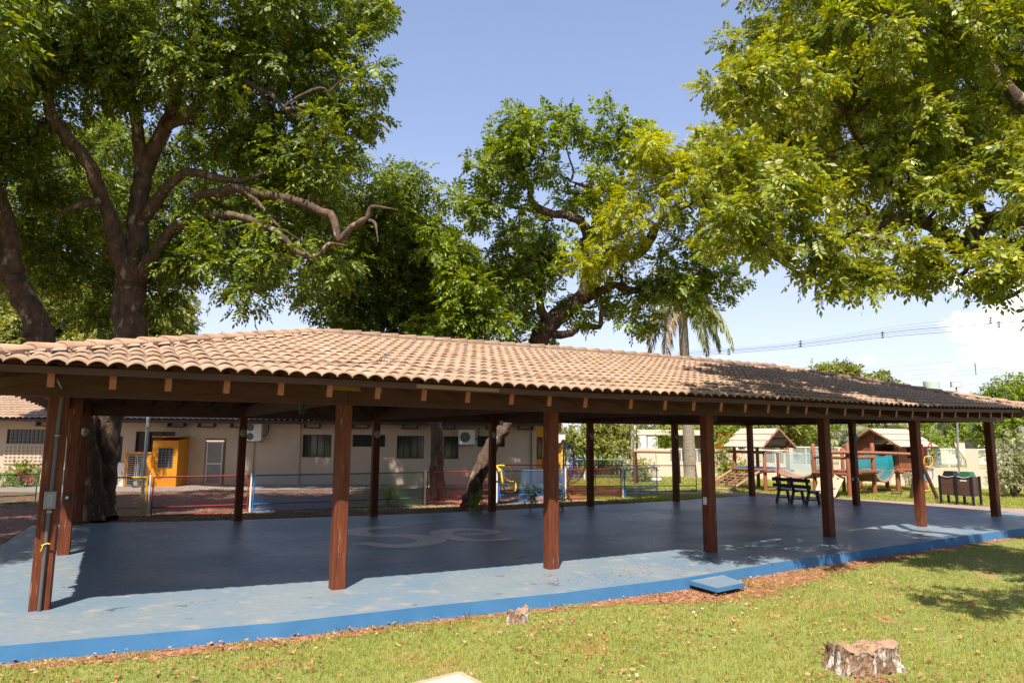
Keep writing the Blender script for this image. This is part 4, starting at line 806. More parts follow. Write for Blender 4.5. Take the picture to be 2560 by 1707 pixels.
# house tower
HX0, HX1, HY0, HY1 = 27.2, 29.2, 7.0, 8.8
t3 = thing('playhouse_tower', (28, 8, -.06), 'wooden playhouse on stilts with dark doorway and pale plank roof', 'playhouse')
hz0 = zat((HX0, HY0), 1172); h_e = zat((HX0-.3, HY0-.35), 1119); h_a = zat((HX0-.15, (HY0+HY1)/2), 1072)
for x, y in ((HX0+.1, HY0+.1), (HX0+.1, HY1-.1), (HX1-.1, HY0+.1), (HX1-.1, HY1-.1)):
    b = MB(); b.tube([(x, y, -.06), (x, y, hz0)], .085, 9); b.build('stilt', 'log', t3)
b = MB(); b.tube([(HX0-.15, HY0, hz0-.05), (HX1+.3, HY0, hz0-.05)], .06, 8); b.tube([(HX0, HY0-.2, hz0-.12), (HX0, HY1+.2, hz0-.12)], .06, 8); b.tube([(HX0+.1, HY1+.1, .03), (HX0+.1, HY0-.1, .03)], .05, 8); b.build('deck_logs', 'log', t3)
ym = (HY0+HY1)/2; ap = h_a-.06; ev = h_e+.12
b = MB()   # gable wall facing the bridge, with doorway on its right half
def gh(y): return ev+(ap-ev)*(1-abs(y-ym)/((HY1-HY0)/2+.0))
yy = np.linspace(HY1, HY0, 17)
for i in range(16):
    y0_, y1_ = yy[i], yy[i+1]; yc = (y0_+y1_)/2; zb = hz0
    if HY0+.12 < yc < ym-.04: continue
    zt_ = gh(yc)
    if zt_-zb > .02: b.box((HX0, yc, (zb+zt_)/2), (.03+.006*(i % 2), abs(y1_-y0_)*.96, zt_-zb))
b.box((HX0+.004, ym, ap-.06), (.045, .5, .08)); b.box((HX0+.004, ym, hz0+.04), (.045, HY1-HY0, .07)); b.build('front_wall', 'plank', t3)
b = MB()
for k in range(14):
    x = HX0+.05+(HX1-HX0-.05)*(k+.5)/14
    lo = [(hz0, ev)] if not (.30 < (x-HX0)/(HX1-HX0) < .46 ) else [(hz0, hz0+.42), (hz0+.85, ev)]
    for z0_, z1_ in lo:
        b.box((x, HY0, (z0_+z1_)/2), ((HX1-HX0-.05)/14*.98, .03, z1_-z0_)); 
    b.box((x, HY1, (hz0+ev)/2), ((HX1-HX0-.05)/14*.98, .03, ev-hz0))
b.box((HX1, ym, (hz0+ev)/2), (.03, HY1-HY0, ev-hz0)); b.box(((HX0+HX1)/2, ym, hz0-.02), (HX1-HX0, HY1-HY0, .03)); b.build('side_walls', 'plank', t3)
gable_roof(t3, HX0-.3, HX1+.25, HY0-.35, HY1+.35, h_e, h_a, 'x')
# rope bridges
def bridge(A, Bp, wv, sag, nrm_, label, ropem, top=.75):
    A = np.array(A); Bp = np.array(Bp); wv = np.array(wv, float); t = thing('rope_bridge', (A+Bp)/2-(0, 0, (A[2]+Bp[2])/2+.06), label, 'rope bridge', 'rope bridges of the playground'); n = 26
    f = lambda u, s: A*(1-u)+Bp*u-(0, 0, sag*4*u*(1-u))+wv*s
    b = MB()
    for i in range(n): u = (i+.5)/n; p, q = f(u, 0), f(u, 1); b.tube([p-wv*.06, q+wv*.06], .035, 7)
    b.build('deck_logs', 'palelog', t)
    b = MB(); [b.tube([f(i/14, s)-(0, 0, .03) for i in range(15)], .022, 5) for s in (0, 1)]; b.build('deck_cable', 'mulch', t)
    for s in (1, 0):
        b = MB(); g = lambda u: A*(1-u)+Bp*u-(0, 0, sag*.55*4*u*(1-u))+wv*s+(0, 0, top)
        b.tube([g(i/14) for i in range(15)], .014, 5)
        for i in range(nrm_+1):
            u = i/nrm_; b.tube([g(u), f(u, s)+(0, 0, .03)], .007, 4, False); u2 = min(1, (i+.5)/nrm_); b.tube([g(u2), f(u, s)+(0, 0, .03)], .004, 4, False)
        b.build('rope_side', ropem, t)
bridge((TX0+.35, TY0-.1, zp-.02), (MX0+.3, MY1+.55, zm+.0), (.75, 0, 0), .30, 26, 'rope bridge with pale faded ropes joining the play tower and the platform', 'palecyan')
bridge((MX1-.0, MY0+.35, zm-.02), (HX0-.05, HY0+.15, hz0-.05), (0, .85, 0), .40, 34, 'sagging rope bridge with bright teal rope sides before the playhouse', 'teal')
# A-frame swing with log beam
sw = thing('log_swing', (25, 4.3, -.06), 'log A-frame swing whose long beam crosses before the playhouse', 'swing')
P0, P1 = PT(2076, 1130.5, 25.2), PT(2294, 1136, 24)
b = MB(); b.tube(smooth_path([P0, (P0+P1)/2+(0, 0, .02), P1]), [.06]*9, 10); b.build('beam', 'log', sw)
for end, (xa, xb) in ((P1, ((2278, 1254, 24.3), (2345, 1252, 24.0))), (P0, ((2066, 1247, 25.6), (2086, 1243, 25.3)))):
    for q in (xa, xb):
        g = PT(*q); g[2] = -.06; b = MB(); b.tube([g, end+(0, 0, .02)], .06, 9); b.build('leg', 'darkplank' if end is P1 else 'log', sw)
for (x, yb, nm) in ((2128, 1205, 0), (2262, 1205, 1)):
    pass
st = thing('swing_seat', PT(2226, 1228, 24.4), 'thin wooden swing seat hanging low over the grass', 'swing seat')
u = lambda f: P0*(1-f)+P1*f
a = PT(2228, 1233, 24.4); c = PT(2254, 1233, 24.3); b = MB(); b.bar(a, c, .16, .03); b.build('seat', 'benchwood', st); b = MB(); b.tube([a, a+(0, 0, 1.45)], .004, 4); b.tube([c, c+(0, 0, 1.45)], .004, 4); b.build('chain', 'darkmetal', st)
# coloured metal climber right of the playhouse
mc = thing('hoop_climber', PT(2320, 1180, 27), 'climber of coloured metal hoops partly hidden by the sixth front post', 'climber')
def hoop(pts, dep, m, r=.022):
    P = smooth_path([PT(x, y, dep) for x, y in pts], 5); b = MB(); b.tube(P, r, 7); b.build('hoop', m, mc)
hoop([(2312, 1142), (2326, 1140), (2331, 1147), (2329, 1162), (2318, 1166), (2311, 1164), (2310, 1150), (2312, 1142)], 27, 'yellow'); hoop([(2312, 1177), (2328, 1176), (2332, 1184), (2331, 1195), (2322, 1201), (2312, 1198), (2311, 1186), (2312, 1177)], 27, 'meshblue')
hoop([(2316, 1210), (2325, 1214), (2322, 1225), (2312, 1226)], 27, 'yellow'); hoop([(2281, 1118), (2278, 1133), (2282, 1120), (2290, 1114), (2298, 1122)], 27.5, 'red'); hoop([(2281, 1150), (2279, 1176)], 27, 'meshblue'); hoop([(2319, 1120), (2327, 1105), (2329, 1130)], 27.5, 'red')
b = MB(); b.tube([PT(2305, 1110, 27.2), PT(2306, 1240, 27.2)], .04, 8); b.build('column', 'red', mc)
# swing frame with tyre on the lawn
sf = thing('log_swing', PT(1590, 1190, 31), 'long log swing frame standing on the lawn before the wall', 'swing frame')
A, Bq = PT(1584, 1129, 30.5), PT(1696, 1130.5, 30.5); b = MB(); b.tube([A-(Bq-A)*.02, (A+Bq)/2, Bq], .05, 9); b.build('beam', 'log', sf)
for q, e in (((1588, 1204, 30.6), A), ((1593, 1201, 31.6), A+(Bq-A)*.05), ((1693, 1204, 30.4), Bq), ((1700, 1200, 31.4), Bq)):
    g = PT(*q); g[2] = -.06; b = MB(); b.tube([g, e], .045, 8); b.build('leg', 'log', sf)
ts_ = thing('tyre_swing', PT(1641, 1199, 30.5), 'pale grey tyre hung flat on chains below the log frame', 'tyre swing'); c = PT(1641, 1199, 30.5)
b = MB(); n = 20; R, r = .16, .085; vs = [(c[0]+(R+r*math.cos(q))*math.cos(t), c[1]+(R+r*math.cos(q))*math.sin(t), c[2]+r*math.sin(q)) for t in [2*math.pi*i/n for i in range(n)] for q in [2*math.pi*j/10 for j in range(10)]]
b.add(vs, [(i*10+j, ((i+1) % n)*10+j, ((i+1) % n)*10+(j+1) % 10, i*10+(j+1) % 10) for i in range(n) for j in range(10)], True); b.build('tyre', 'tyre', ts_)
b = MB()
for k in range(3): t = 2.1*k; b.tube([c+(R*math.cos(t), R*math.sin(t), .05), c+(0, 0, 1.15)], .005, 4)
b.build('chain', 'darkmetal', ts_)
# globe climber made of rings
rc = thing('ring_climber', PT(1408, 1212, 25), 'tall globe climber of coloured rings with orange top by the red fence', 'climber')
def ring(cx, cy, rx, ry, m, dep=25, r=.022, a0=0, a1=360, dz=0):
    n = 40; b = MB(); P = [PT(cx+rx*math.cos(math.radians(a0+(a1-a0)*i/n)), cy-ry*math.sin(math.radians(a0+(a1-a0)*i/n)), dep+dz*math.sin(math.radians(a0+(a1-a0)*i/n))) for i in range(n+1)]; b.tube(P, r, 7, False); b.build('ring', m, rc)
ring(1409, 1160, 53, 53, 'lime', a0=-35, a1=95, r=.045); ring(1409, 1160, 53, 53, 'orange', a0=95, a1=160); ring(1409, 1160, 53, 53, 'red', a0=160, a1=245); ring(1409, 1160, 53, 53, 'mulch', a0=245, a1=325)
for x, y, r_, m in ((1433, 1137, 10.5, 'grey'), (1443.5, 1161.5, 10.5, 'grey'), (1432.5, 1187, 10.5, 'conduit'), (1415, 1162, 11.5, 'green'), (1385, 1137, 10.5, 'red'), (1375, 1161, 10.5, 'red'), (1386, 1187, 10.5, 'blue')): ring(x, y, r_, r_, m, r=.014)
b = MB()
for a, c in (((1416, 1135), (1423, 1135)), ((1426, 1161), (1433, 1161)), ((1454, 1161), (1462, 1161)), ((1437, 1146), (1440, 1152)), ((1437, 1175), (1440, 1171)), ((1443, 1196), (1449, 1200))): b.tube([PT(*a, 25), PT(*c, 25)], .012, 5)
b.build('ties', 'grey', rc)
for ang, m in ((80, 'yellow'), (105, 'blue'), (55, 'purple')):
    n = 40; c = PT(1409, 1160, 25); R = 53/F_PX*25; e = CR*math.cos(math.radians(ang))+CW*math.sin(math.radians(ang)); b = MB()
    b.tube([c+e*R*math.cos(2*math.pi*i/n)+CU*R*math.sin(2*math.pi*i/n) for i in range(n+1)], .03, 7, False); b.build('ring', m, rc)
b = MB(); c = PT(1409, 1104, 25); b.lathe(c-(0, 0, .08), [(.02, 0), (.09, .05), (.09, .12), (.02, .17)], 12); b.build('top_cap', 'orange', rc)
b = MB(); g = PT(1409, 1214, 25); b.tube([(g[0], g[1], -.06), PT(1409, 1104, 25)], .03, 8); b.build('mast', 'blue', rc)
# yellow climber with purple post
yc = thing('loop_climber', PT(1250, 1228, 22), 'low yellow tube climber behind the blue fence panel', 'climber')
def yl(pts, m='yellow', r=.028):
    P = smooth_path([PT(x, y, d) for x, y, d in pts], 5); b = MB(); b.tube(P, r, 8); b.build('loop', m, yc)
yl([(1240, 1165, 22), (1256, 1163, 22), (1271, 1169, 21.9), (1281, 1183, 21.8), (1288, 1205, 21.7), (1289, 1224, 21.6), (1277, 1229, 21.6), (1263, 1226, 21.6), (1258, 1210, 21.7), (1254, 1190, 21.8), (1252, 1175, 22), (1240, 1165, 22)])
yl([(1240, 1166, 22), (1253, 1180, 22.3), (1262, 1196, 22.6), (1274, 1203, 22.8), (1287, 1203, 23)]); yl([(1240, 1166, 22), (1228, 1172, 22.3), (1222, 1195, 22.6), (1206, 1202, 22.8), (1198, 1212, 22.9), (1200, 1224, 23), (1219, 1224, 23.2)])
yl([(1240, 1166, 22), (1246, 1172, 21.6), (1250, 1185, 21.3), (1248, 1200, 21.2), (1240, 1204, 21.2), (1230, 1202, 21.3)]); yl([(1256, 1163, 22), (1256, 1180, 22.1), (1255, 1192, 22.2)])
b = MB(); g = PT(1243, 1232, 22); b.tube([(g[0], g[1], -.06), PT(1243, 1176, 22)], .045, 8); b.build('post', 'purple', yc)
# slatted bench on the pavilion floor
bn = thing('park_bench', (19.3, 5.4, 0), 'dark slatted bench with blue seat at the far end of the pavilion floor', 'bench')
def bb_(a, c, w, h, nm, m, up=(0, 0, 1)): b = MB(); b.bar(a, c, w, h, up); return b.build(nm, m, bn)
for y in (5.95, 5.40, 4.85):
    b = MB(); b.bar((19.02, y, .0), (19.16, y, .40), .07, .06, (0, 1, 0)); b.bar((19.16, y, .38), (19.04, y, .80), .07, .06, (0, 1, 0)); b.bar((19.62, y, 0), (19.52, y, .38), .07, .06, (0, 1, 0)); b.bar((19.12, y, .36), (19.6, y, .37), .06, .05); b.bar((19.08, y, .14), (19.57, y, .14), .03, .04); b.build('leg_frame', 'benchwood', bn)
for k, z in enumerate((.72, .53)): bb_((19.03+.03*k, 6.1, z), (19.03+.03*k, 4.7, z), .03, .11, 'back_slat', 'benchwood')
for k in range(4): bb_((19.2+.11*k, 6.1, .405), (19.2+.11*k, 4.7, .405), .095, .025, 'seat_slat', 'benchblue')
# twin litter bins
for k, (y0, y1, lid, lab) in enumerate(((3.74, 3.30, 'binblack', 'wood slatted litter bin with black lid, the left one of the pair'), (3.27, 2.83, 'binlid', 'wood slatted litter bin with green lid, the right one of the pair'))):
    bi = thing('litter_bin', (24.3, (y0+y1)/2, -.06), lab, 'litter bin', 'pair of slatted litter bins'); x = 24.25+.05*k
    b = MB()
    for i in range(7): yy_ = y0-(y0-y1)*(i+.5)/7; b.box((x, yy_, .52), (.02, abs(y0-y1)/7*.9, .60)); b.box((x+.38, yy_, .52), (.02, abs(y0-y1)/7*.9, .60))
    for i in range(5): b.box((x+.04+.075*i, y0, .52), (.065, .02, .60)); b.box((x+.04+.075*i, y1, .52), (.065, .02, .60))
    b.build('slats', 'darkplank', bi)
    for yy_ in (y0+.03, y1-.03):
        b = MB(); b.box((x-.03, yy_, .38), (.06, .06, .92)); b.box((x+.41, yy_, .38), (.06, .06, .92)); b.build('leg', 'benchwood', bi)
    ym_ = (y0+y1)/2; hw = abs(y0-y1)/2-.03; b = MB(); b.hexa([(x+.02, ym_-hw, .82), (x+.36, ym_-hw, .82), (x+.36, ym_+hw, .82), (x+.02, ym_+hw, .82), (x+.06, ym_-hw+.05, .98), (x+.32, ym_-hw+.05, .98), (x+.32, ym_+hw-.05, .98), (x+.06, ym_+hw-.05, .98)]); b.build('lid', lid, bi)
    b = MB(); b.tube([(x-.012, y0, .82), (x-.02, ym_, .78), (x-.012, y1, .83)], .018, 5); b.build('bag_edge', 'bag', bi)
    if k: b = MB(); b.box((x-.016, ym_+.02, .70), (.006, .2, .045)); b.build('label_plate', 'offwhite', bi)
# ------------------------------------------------------------------ stumps and slab in the lawn
def stump(name, cx, cy, rx, ry, h, label, seed, rot=0, lobes=()):
    r_ = np.random.default_rng(seed); t = thing(name, (cx, cy, -.17), label, 'tree stump'); n = 64; rows = 9
    rad = np.array([1+.10*math.sin(3*a+1)+.07*math.sin(5*a+2)+.05*math.sin(9*a)+.03*math.sin(17*a+1)+sum(am*max(0, math.cos(a-c0))**pw for c0, am, pw in lobes) for a in np.linspace(0, 2*math.pi, n, endpoint=False)])
    groove = np.array([.035*abs(math.sin(7*a+.5))+.03*abs(math.sin(13*a)) for a in np.linspace(0, 2*math.pi, n, endpoint=False)])
    b = MB(); vs = []
    for j in range(rows):
        f = j/(rows-1)
        for i in range(n):
            a = 2*math.pi*i/n; R = rad[i]*(1+.18*(1-f)**2)-groove[i]*(2.2 if j < rows-1 else .9)+r_.uniform(-.05, .05)*(1 if j < rows-1 else .5); z = -.20+(h+.03)*f+((.03*math.sin(2*a+1)+.02*math.sin(7*a)+r_.uniform(-.012, .012)) if j == rows-1 else 0)+(r_.uniform(-.006, .006) if j else 0)
            x, y = rx*R*math.cos(a), ry*R*math.sin(a); vs.append((cx+x*math.cos(rot)-y*math.sin(rot), cy+x*math.sin(rot)+y*math.cos(rot), z))
    b.add(vs, [(j*n+i, j*n+(i+1) % n, (j+1)*n+(i+1) % n, (j+1)*n+i) for j in range(rows-1) for i in range(n)], False); b.build('bark_side', 'stumpside', t)
    top = vs[-n:]; b = MB(); vv = list(top); K = 5
    c = np.mean(np.array(top), 0)
    for k in range(1, K):
        f = 1-k/K
        for i, q in enumerate(top):
            p = c+(np.array(q)-c)*f; vv.append((p[0], p[1], p[2]+r_.uniform(-.016, .012)-(.035 if (k == 3 and 6 < i < 26) else 0)))
    vv.append(tuple(c-(0, 0, .01)))
    b.add(vv, [(k*n+i, k*n+(i+1) % n, (k+1)*n+(i+1) % n, (k+1)*n+i) for k in range(K-1) for i in range(n)]+[((K-1)*n+i, (K-1)*n+(i+1) % n, K*n) for i in range(n)], True); b.build('cut_top', 'stumptop', t); return t
stump('tree_stump', 6.80, -5.18, .235, .165, .215, 'wide weathered tree stump with crumbling bark in the sunny lawn', 3, -.5, ((.15, .60, 4), (2.6, .2, 3), (4.2, .15, 6)))
stump('tree_stump', 4.87, -2.2, .125, .11, .12, 'small round cut stump beside the blue kerb', 5, 0)
b = MB(); q = [G(1000, 1715, -.13)[:2], G(1150, 1678, -.13)[:2], G(1216, 1712, -.13)[:2]]; q[0] = q[1]+(q[0]-q[1])*1.6; q[2] = q[1]+(q[2]-q[1])*2.0; q.append(q[0]+q[2]-q[1]); b.prism([q[0], q[3], q[2], q[1]] , -.22, -.13)
sp = b.build('concrete_paver', 'slabpink'); tag(sp, 'pale concrete paver corner at the bottom edge of the lawn', 'paver')
b = MB(); e = np.array([q[1], q[0]]); b.bar((*(q[1]*.985+q[3]*.015), -.129), (*(q[0]*.985+q[2]*.015), -.129), .035, .008); b.bar((*(q[1]*.985+q[3]*.015), -.1285), (*(q[2]*.985+q[0]*.015), -.1285), .035, .008); b.build('worn_edge', 'ramp', sp)
# ------------------------------------------------------------------ trees
def unit(v): return v/(np.linalg.norm(v, axis=-1, keepdims=True)+1e-9)
def foliage(name, centers, radii, mat, parent, leaf=.13, width=.42, sprig=.34, nleaf=11, cl_r=.45, dens=1., droop=.45, out_c=None, sp_per=24):
    """leafy clusters spread through each (centre, radius) volume; every leaf is one small four-sided face"""
    Q = []; cl = []
    for c, r in zip(centers, radii):
        n = max(3, int(dens*7.5*(r/.75)**2.2))
        d = unit(rng.normal(size=(n, 3))); rad = r*rng.uniform(.35, 1.0, n)**.55
        P = c+d*rad[:, None]*np.array([1, 1, .85]); cl.append(np.c_[P, np.repeat(r, n), d])
    cl = np.vstack(cl); n = len(cl); m = sp_per
    cr_ = cl_r*rng.uniform(.65, 1.25, n)
    d = unit(rng.normal(size=(n, m, 3))+cl[:, None, 4:7]*.5+np.array([0, 0, .25])); p = cl[:, None, :3]+d*(cr_[:, None, None]*rng.uniform(.25, 1, (n, m, 1)))*np.array([1, 1, .7])
    a = unit(d*.9+rng.normal(size=(n, m, 3))*.5+np.array([0, 0, -droop])); nrm = unit(np.array([0, 0, 1.])+d*.45+rng.normal(size=(n, m, 3))*.42)
    nrm = unit(nrm-a*np.sum(a*nrm, -1, keepdims=True)); b = np.cross(nrm, a)
    p, a, nrm, b = [q.reshape(-1, 1, 3) for q in (p, a, nrm, b)]; N = len(p)
    t = np.linspace(.12, 1, nleaf)[None, :, None]; side = np.where(np.arange(nleaf) % 2 == 0, 1., -1.)[None, :, None]; side = side*np.where(np.arange(nleaf) == nleaf-1, .05, 1.)[None, :, None]
    L = leaf*rng.uniform(.7, 1.25, (N, nleaf, 1)); S_ = sprig*rng.uniform(.7, 1.2, (N, 1, 1))
    q0 = p+a*t*S_+np.array([0, 0, -1.])*(t**2*S_*.18)
    dr = unit(a*(.55+rng.uniform(-.15, .2, (N, nleaf, 1)))+b*side+nrm*rng.uniform(-.25, .2, (N, nleaf, 1))+np.array([0, 0, -.35]))
    ln = unit(nrm+rng.normal(size=(N, nleaf, 3))*.28); w = unit(np.cross(ln, dr))*(L*width/2)
    V = np.stack([q0, q0+dr*L*.5+w, q0+dr*L, q0+dr*L*.5-w], axis=2).reshape(-1, 3)
    return np_mesh(name, V, N*nleaf, mat, parent), cl[:, :3]
def limb(b, pts, sub=4, n=9, wob=.05):
    P = np.array([[*PT(x, y, d), r] for x, y, d, r in pts]); P = smooth_path(P, sub); P[1:-1, :3] += rng.normal(size=(len(P)-2, 3))*(P[1:-1, 3:4]*.10)
    e = P[-1:].copy(); e[:, :3] += (P[-1:, :3]-P[-2:-1, :3])*.3; e[:, 3] *= .05; P[-4:, 3] *= np.linspace(.9, .35, 4) if len(P) > 8 and P[-1, 3] < .08 else 1; f_ = P[:1].copy(); f_[:, 3] *= .2; Q = np.vstack([f_, P, e]); b.tube(Q[:, :3], Q[:, 3], n, True, wob); return P[:, :3]
def twig(b, a, c, r0, r1, n=5, seg=5, bend=.12):
    L = np.linalg.norm(c-a); pts = [a+(c-a)*i/seg+(rng.normal(size=3)*L*bend*.35 if 0 < i < seg else 0)+np.array([0, 0, L*.06*math.sin(math.pi*i/seg)]) for i in range(seg+1)]
    P_ = smooth_path(pts, 2); b.tube(P_, np.linspace(r0, r1*.5, len(P_)), n, False)
def tree(name, label, base, trunk, limbs, blobs, mat, group=None, extra=(), twr=.035, leafargs={}, ntw=5, cat='tree'):
    t = thing(name, base, label, cat, group); b = MB(); nodes = []
    for pts in trunk+limbs: q = limb(b, pts, n=12 if pts in trunk else 9); nodes.append(q[len(q)//3:] if pts in trunk else q)
    nodes = np.vstack(nodes)
    k = 0
    for (bl, m, args) in [(blobs, mat, leafargs)]+list(extra):
        C_ = np.array([PT(x, y, d) for x, y, r, d in bl]); R_ = np.array([r/F_PX*d for x, y, r, d in bl]); aa = dict(leafargs); aa.update(args)
        o, cl = foliage('crown' if k == 0 else 'pale_foliage', C_, R_, m, t, **aa); k += 1
        tb = MB()
        for c, r in zip(C_, R_):
            dd = np.linalg.norm(nodes-c, axis=1); a = nodes[np.argmin(dd)]
            if dd.min() < 2.1: twig(tb, a, c, twr*1.3, twr*.6, 6, 7)
            near = cl[np.linalg.norm(cl-c, axis=1) < r*1.02]
            if len(near):
                for e in near[rng.choice(len(near), min(len(near), ntw), replace=False)]: twig(tb, c, e, twr*.55, twr*.2, 4, 4, .2)
        tb.build('twig_clumps', 'bark', t)
    b.build('trunk', 'bark', t)
    return t
g = G(238, 1308, -.06)
J = lambda d, s=.9: d+rng.uniform(-s, s)
# --- big left tree
T1t = [[(246, 1306, 16.6, .46), (252, 1230, 16.8, .36), (262, 1140, 17, .32), (275, 1040, 17.2, .33), (300, 930, 17.4, .36), (313, 858, 17.5, .40), (321, 746, 17.6, .37), (330, 689, 17.6, .38), (338, 640, 17.6, .30), (344, 560, 17.6, .25), (352, 480, 17.6, .23), (362, 420, 17.5, .20)]]
T1l = [
 [(322, 700, 17.5, .24), (298, 649, 17.3, .22), (281, 574, 17, .19), (258, 505, 16.8, .17), (230, 425, 16.5, .16), (189, 367, 16.2, .15), (132, 298, 16, .13), (118, 218, 15.8, .11), (98, 143, 15.6, .08), (69, 57, 15.4, .05)],
 [(258, 505, 16.8, .12), (240, 502, 16.5, .11), (205, 510, 16.2, .09), (140, 535, 16, .05)],
 [(355, 440, 17.5, .19), (344, 321, 17.3, .14), (330, 247, 17.1, .11), (327, 200, 17, .09), (298, 103, 16.8, .05)],
 [(355, 440, 17.5, .20), (402, 339, 17.3, .18), (425, 287, 17.2, .15), (439, 189, 17, .11), (425, 132, 17, .08), (410, 60, 17, .05)],
 [(415, 318, 17.2, .14), (476, 281, 16.9, .13), (534, 224, 16.6, .11), (568, 172, 16.4, .09), (565, 115, 16.3, .07), (585, 50, 16.2, .05)],
 [(439, 189, 17, .09), (470, 165, 16.8, .08), (565, 158, 16.5, .06)], [(568, 172, 16.4, .08), (626, 212, 16.2, .07), (677, 235, 16, .06), (712, 275, 15.9, .04)],
 [(345, 690, 17.5, .20), (372, 655, 17.3, .17), (396, 626, 17.2, .15), (436, 568, 17, .11), (499, 545, 16.6, .09), (545, 537, 16.3, .085), (603, 542, 16, .08), (666, 565, 15.8, .075), (712, 597, 15.6, .065), (740, 628, 15.5, .06), (792, 640, 15.4, .05), (821, 611, 15.3, .045), (867, 614, 15.2, .03)],
 [(350, 560, 17.5, .16), (396, 494, 17.2, .14), (425, 459, 17, .12), (471, 430, 16.8, .10), (528, 442, 16.6, .09), (597, 453, 16.4, .07), (640, 440, 16.2, .05)],
 [(480, 490, 16.8, .08), (545, 482, 16.5, .11), (597, 471, 16.3, .11), (660, 488, 16.1, .11), (735, 499, 15.9, .10), (804, 528, 15.7, .095), (832, 542, 15.6, .09), (847, 600, 15.5, .08), (878, 568, 15.4, .07), (918, 545, 15.3, .06), (930, 517, 15.3, .045), (993, 525, 15.2, .03)],
 [(924, 551, 15.3, .04), (938, 560, 15.2, .035), (945, 603, 15.1, .02)], [(597, 471, 16.3, .05), (640, 500, 16, .045), (690, 560, 15.9, .035), (750, 600, 15.8, .02)]]
T1b = [(x, y, r, J(d, .7)) for x, y, r, d in [(40, 40, 150, 15), (-60, 150, 150, 15), (190, 30, 150, 15.5), (340, 50, 150, 16), (480, 60, 150, 16.5), (620, 30, 150, 16.5), (760, 30, 130, 17), (880, 10, 70, 17), (935, 18, 38, 17), (90, 210, 120, 15.5), (230, 190, 110, 16), (380, 200, 100, 17), (520, 180, 110, 16), (660, 190, 130, 17), (790, 190, 120, 17), (870, 110, 55, 17), (922, 190, 30, 16.5), (60, 380, 120, 17.5), (-40, 330, 120, 18), (250, 360, 80, 19.5), (190, 500, 90, 18.5), (560, 340, 100, 18), (690, 360, 110, 17.5), (800, 350, 100, 17), (870, 310, 50, 17), (885, 285, 45, 17), (820, 430, 50, 16.6), (740, 470, 80, 17), (620, 420, 70, 18.2), (470, 380, 60, 19),
 (60, 540, 90, 18.8), (150, 640, 95, 18), (230, 720, 75, 18), (110, 620, 60, 17.5), (400, 680, 70, 18), (440, 610, 65, 18), (420, 760, 40, 18), (480, 660, 40, 18), (580, 620, 65, 17), (560, 680, 50, 16.8), (640, 670, 70, 16.5), (620, 745, 30, 16.2), (700, 640, 80, 16.5), (560, 520, 60, 17.5), (790, 700, 50, 16.5), (830, 640, 55, 17), (690, 560, 60, 17.2), (780, 560, 60, 17.3), (840, 520, 45, 17.2), (60, 560, 110, 26), (180, 620, 110, 26), (300, 560, 110, 26), (400, 650, 70, 25.5), (420, 520, 110, 25.5), (300, 400, 110, 25), (560, 560, 100, 25), (660, 640, 90, 24.5), (680, 500, 110, 24.5), (790, 600, 90, 24), (560, 420, 110, 25), (780, 450, 80, 24), (870, 640, 80, 24), (150, 420, 110, 25.5), (30, 700, 90, 26), (200, 730, 70, 25.5), (300, 560, 40, 19), (960, 400 , 1, 17)][:-1]]
tree('tall_tree', 'huge spreading tree with thick forked trunk above the left roof hip', g, T1t, T1l, T1b, 'leafA', leafargs=dict(leaf=.145, sprig=.36, nleaf=11, droop=.5))
# --- second left tree, leaning out of the frame
g = G(222, 1306, -.06)
tl = tree('leaning_tree', 'dark barked tree leaning left out of the picture beside the huge tree', g, [[(226, 1306, 16.3, .34), (222, 1180, 16.4, .27), (212, 1080, 16.5, .24), (178, 960, 16.6, .25), (118, 875, 16.7, .31), (84, 791, 16.6, .28), (56, 735, 16.5, .27), (36, 692, 16.4, .24), (28, 640, 16.3, .21), (18, 580, 16.2, .20), (-2, 500, 16, .18), (-50, 400, 15.8, .14), (-90, 250, 15.5, .09)]],
 [[(50, 725, 16.5, .2), (10, 680, 16.2, .17), (-30, 600, 16, .13), (-90, 520, 15.8, .09)], [(84, 791, 16.6, .09), (64, 833, 16.4, .09), (58, 838, 16.2, .05)], [(178, 960, 16.6, .2), (195, 1000, 16.5, .25), (196, 1060, 16.4, .26), (204, 1200, 16.3, .28)]],
 [(-120, 420, 130, 15.5), (-150, 250, 140, 15), (-60, 560, 60, 17.5), (-180, 560, 120, 15.5), (-250, 380, 150, 15)], 'leafA', leafargs=dict(leaf=.145, sprig=.36, nleaf=9))
wb = np.array([(-5, .8, 8.5), (-3.4, 2.6, 8.8), (-7, 1.6, 8.5), (-6.5, 4.6, 9), (-9.5, 3.6, 8.5), (-2.3, 4.2, 9.2), (-4.4, 6.3, 9.5), (-6.5, 9, 9.2), (-4.6, 9.6, 9.6), (-8.5, 12, 9.5)]); foliage('crown', wb, np.array([1.5, 1.5, 1.9, 1.9, 2, 1.3, 1.6, 1.9, 1.5, 2]), 'leafA', tl, leaf=.17, sprig=.42, nleaf=9, dens=.8)
b = MB()
for w_ in wb: twig(b, PT(-90, 250, 15.5)*.6+w_*.4+(0, 0, -1), w_, .09, .04, 6, 7)
b.build('outer_limbs', 'bark', tl)
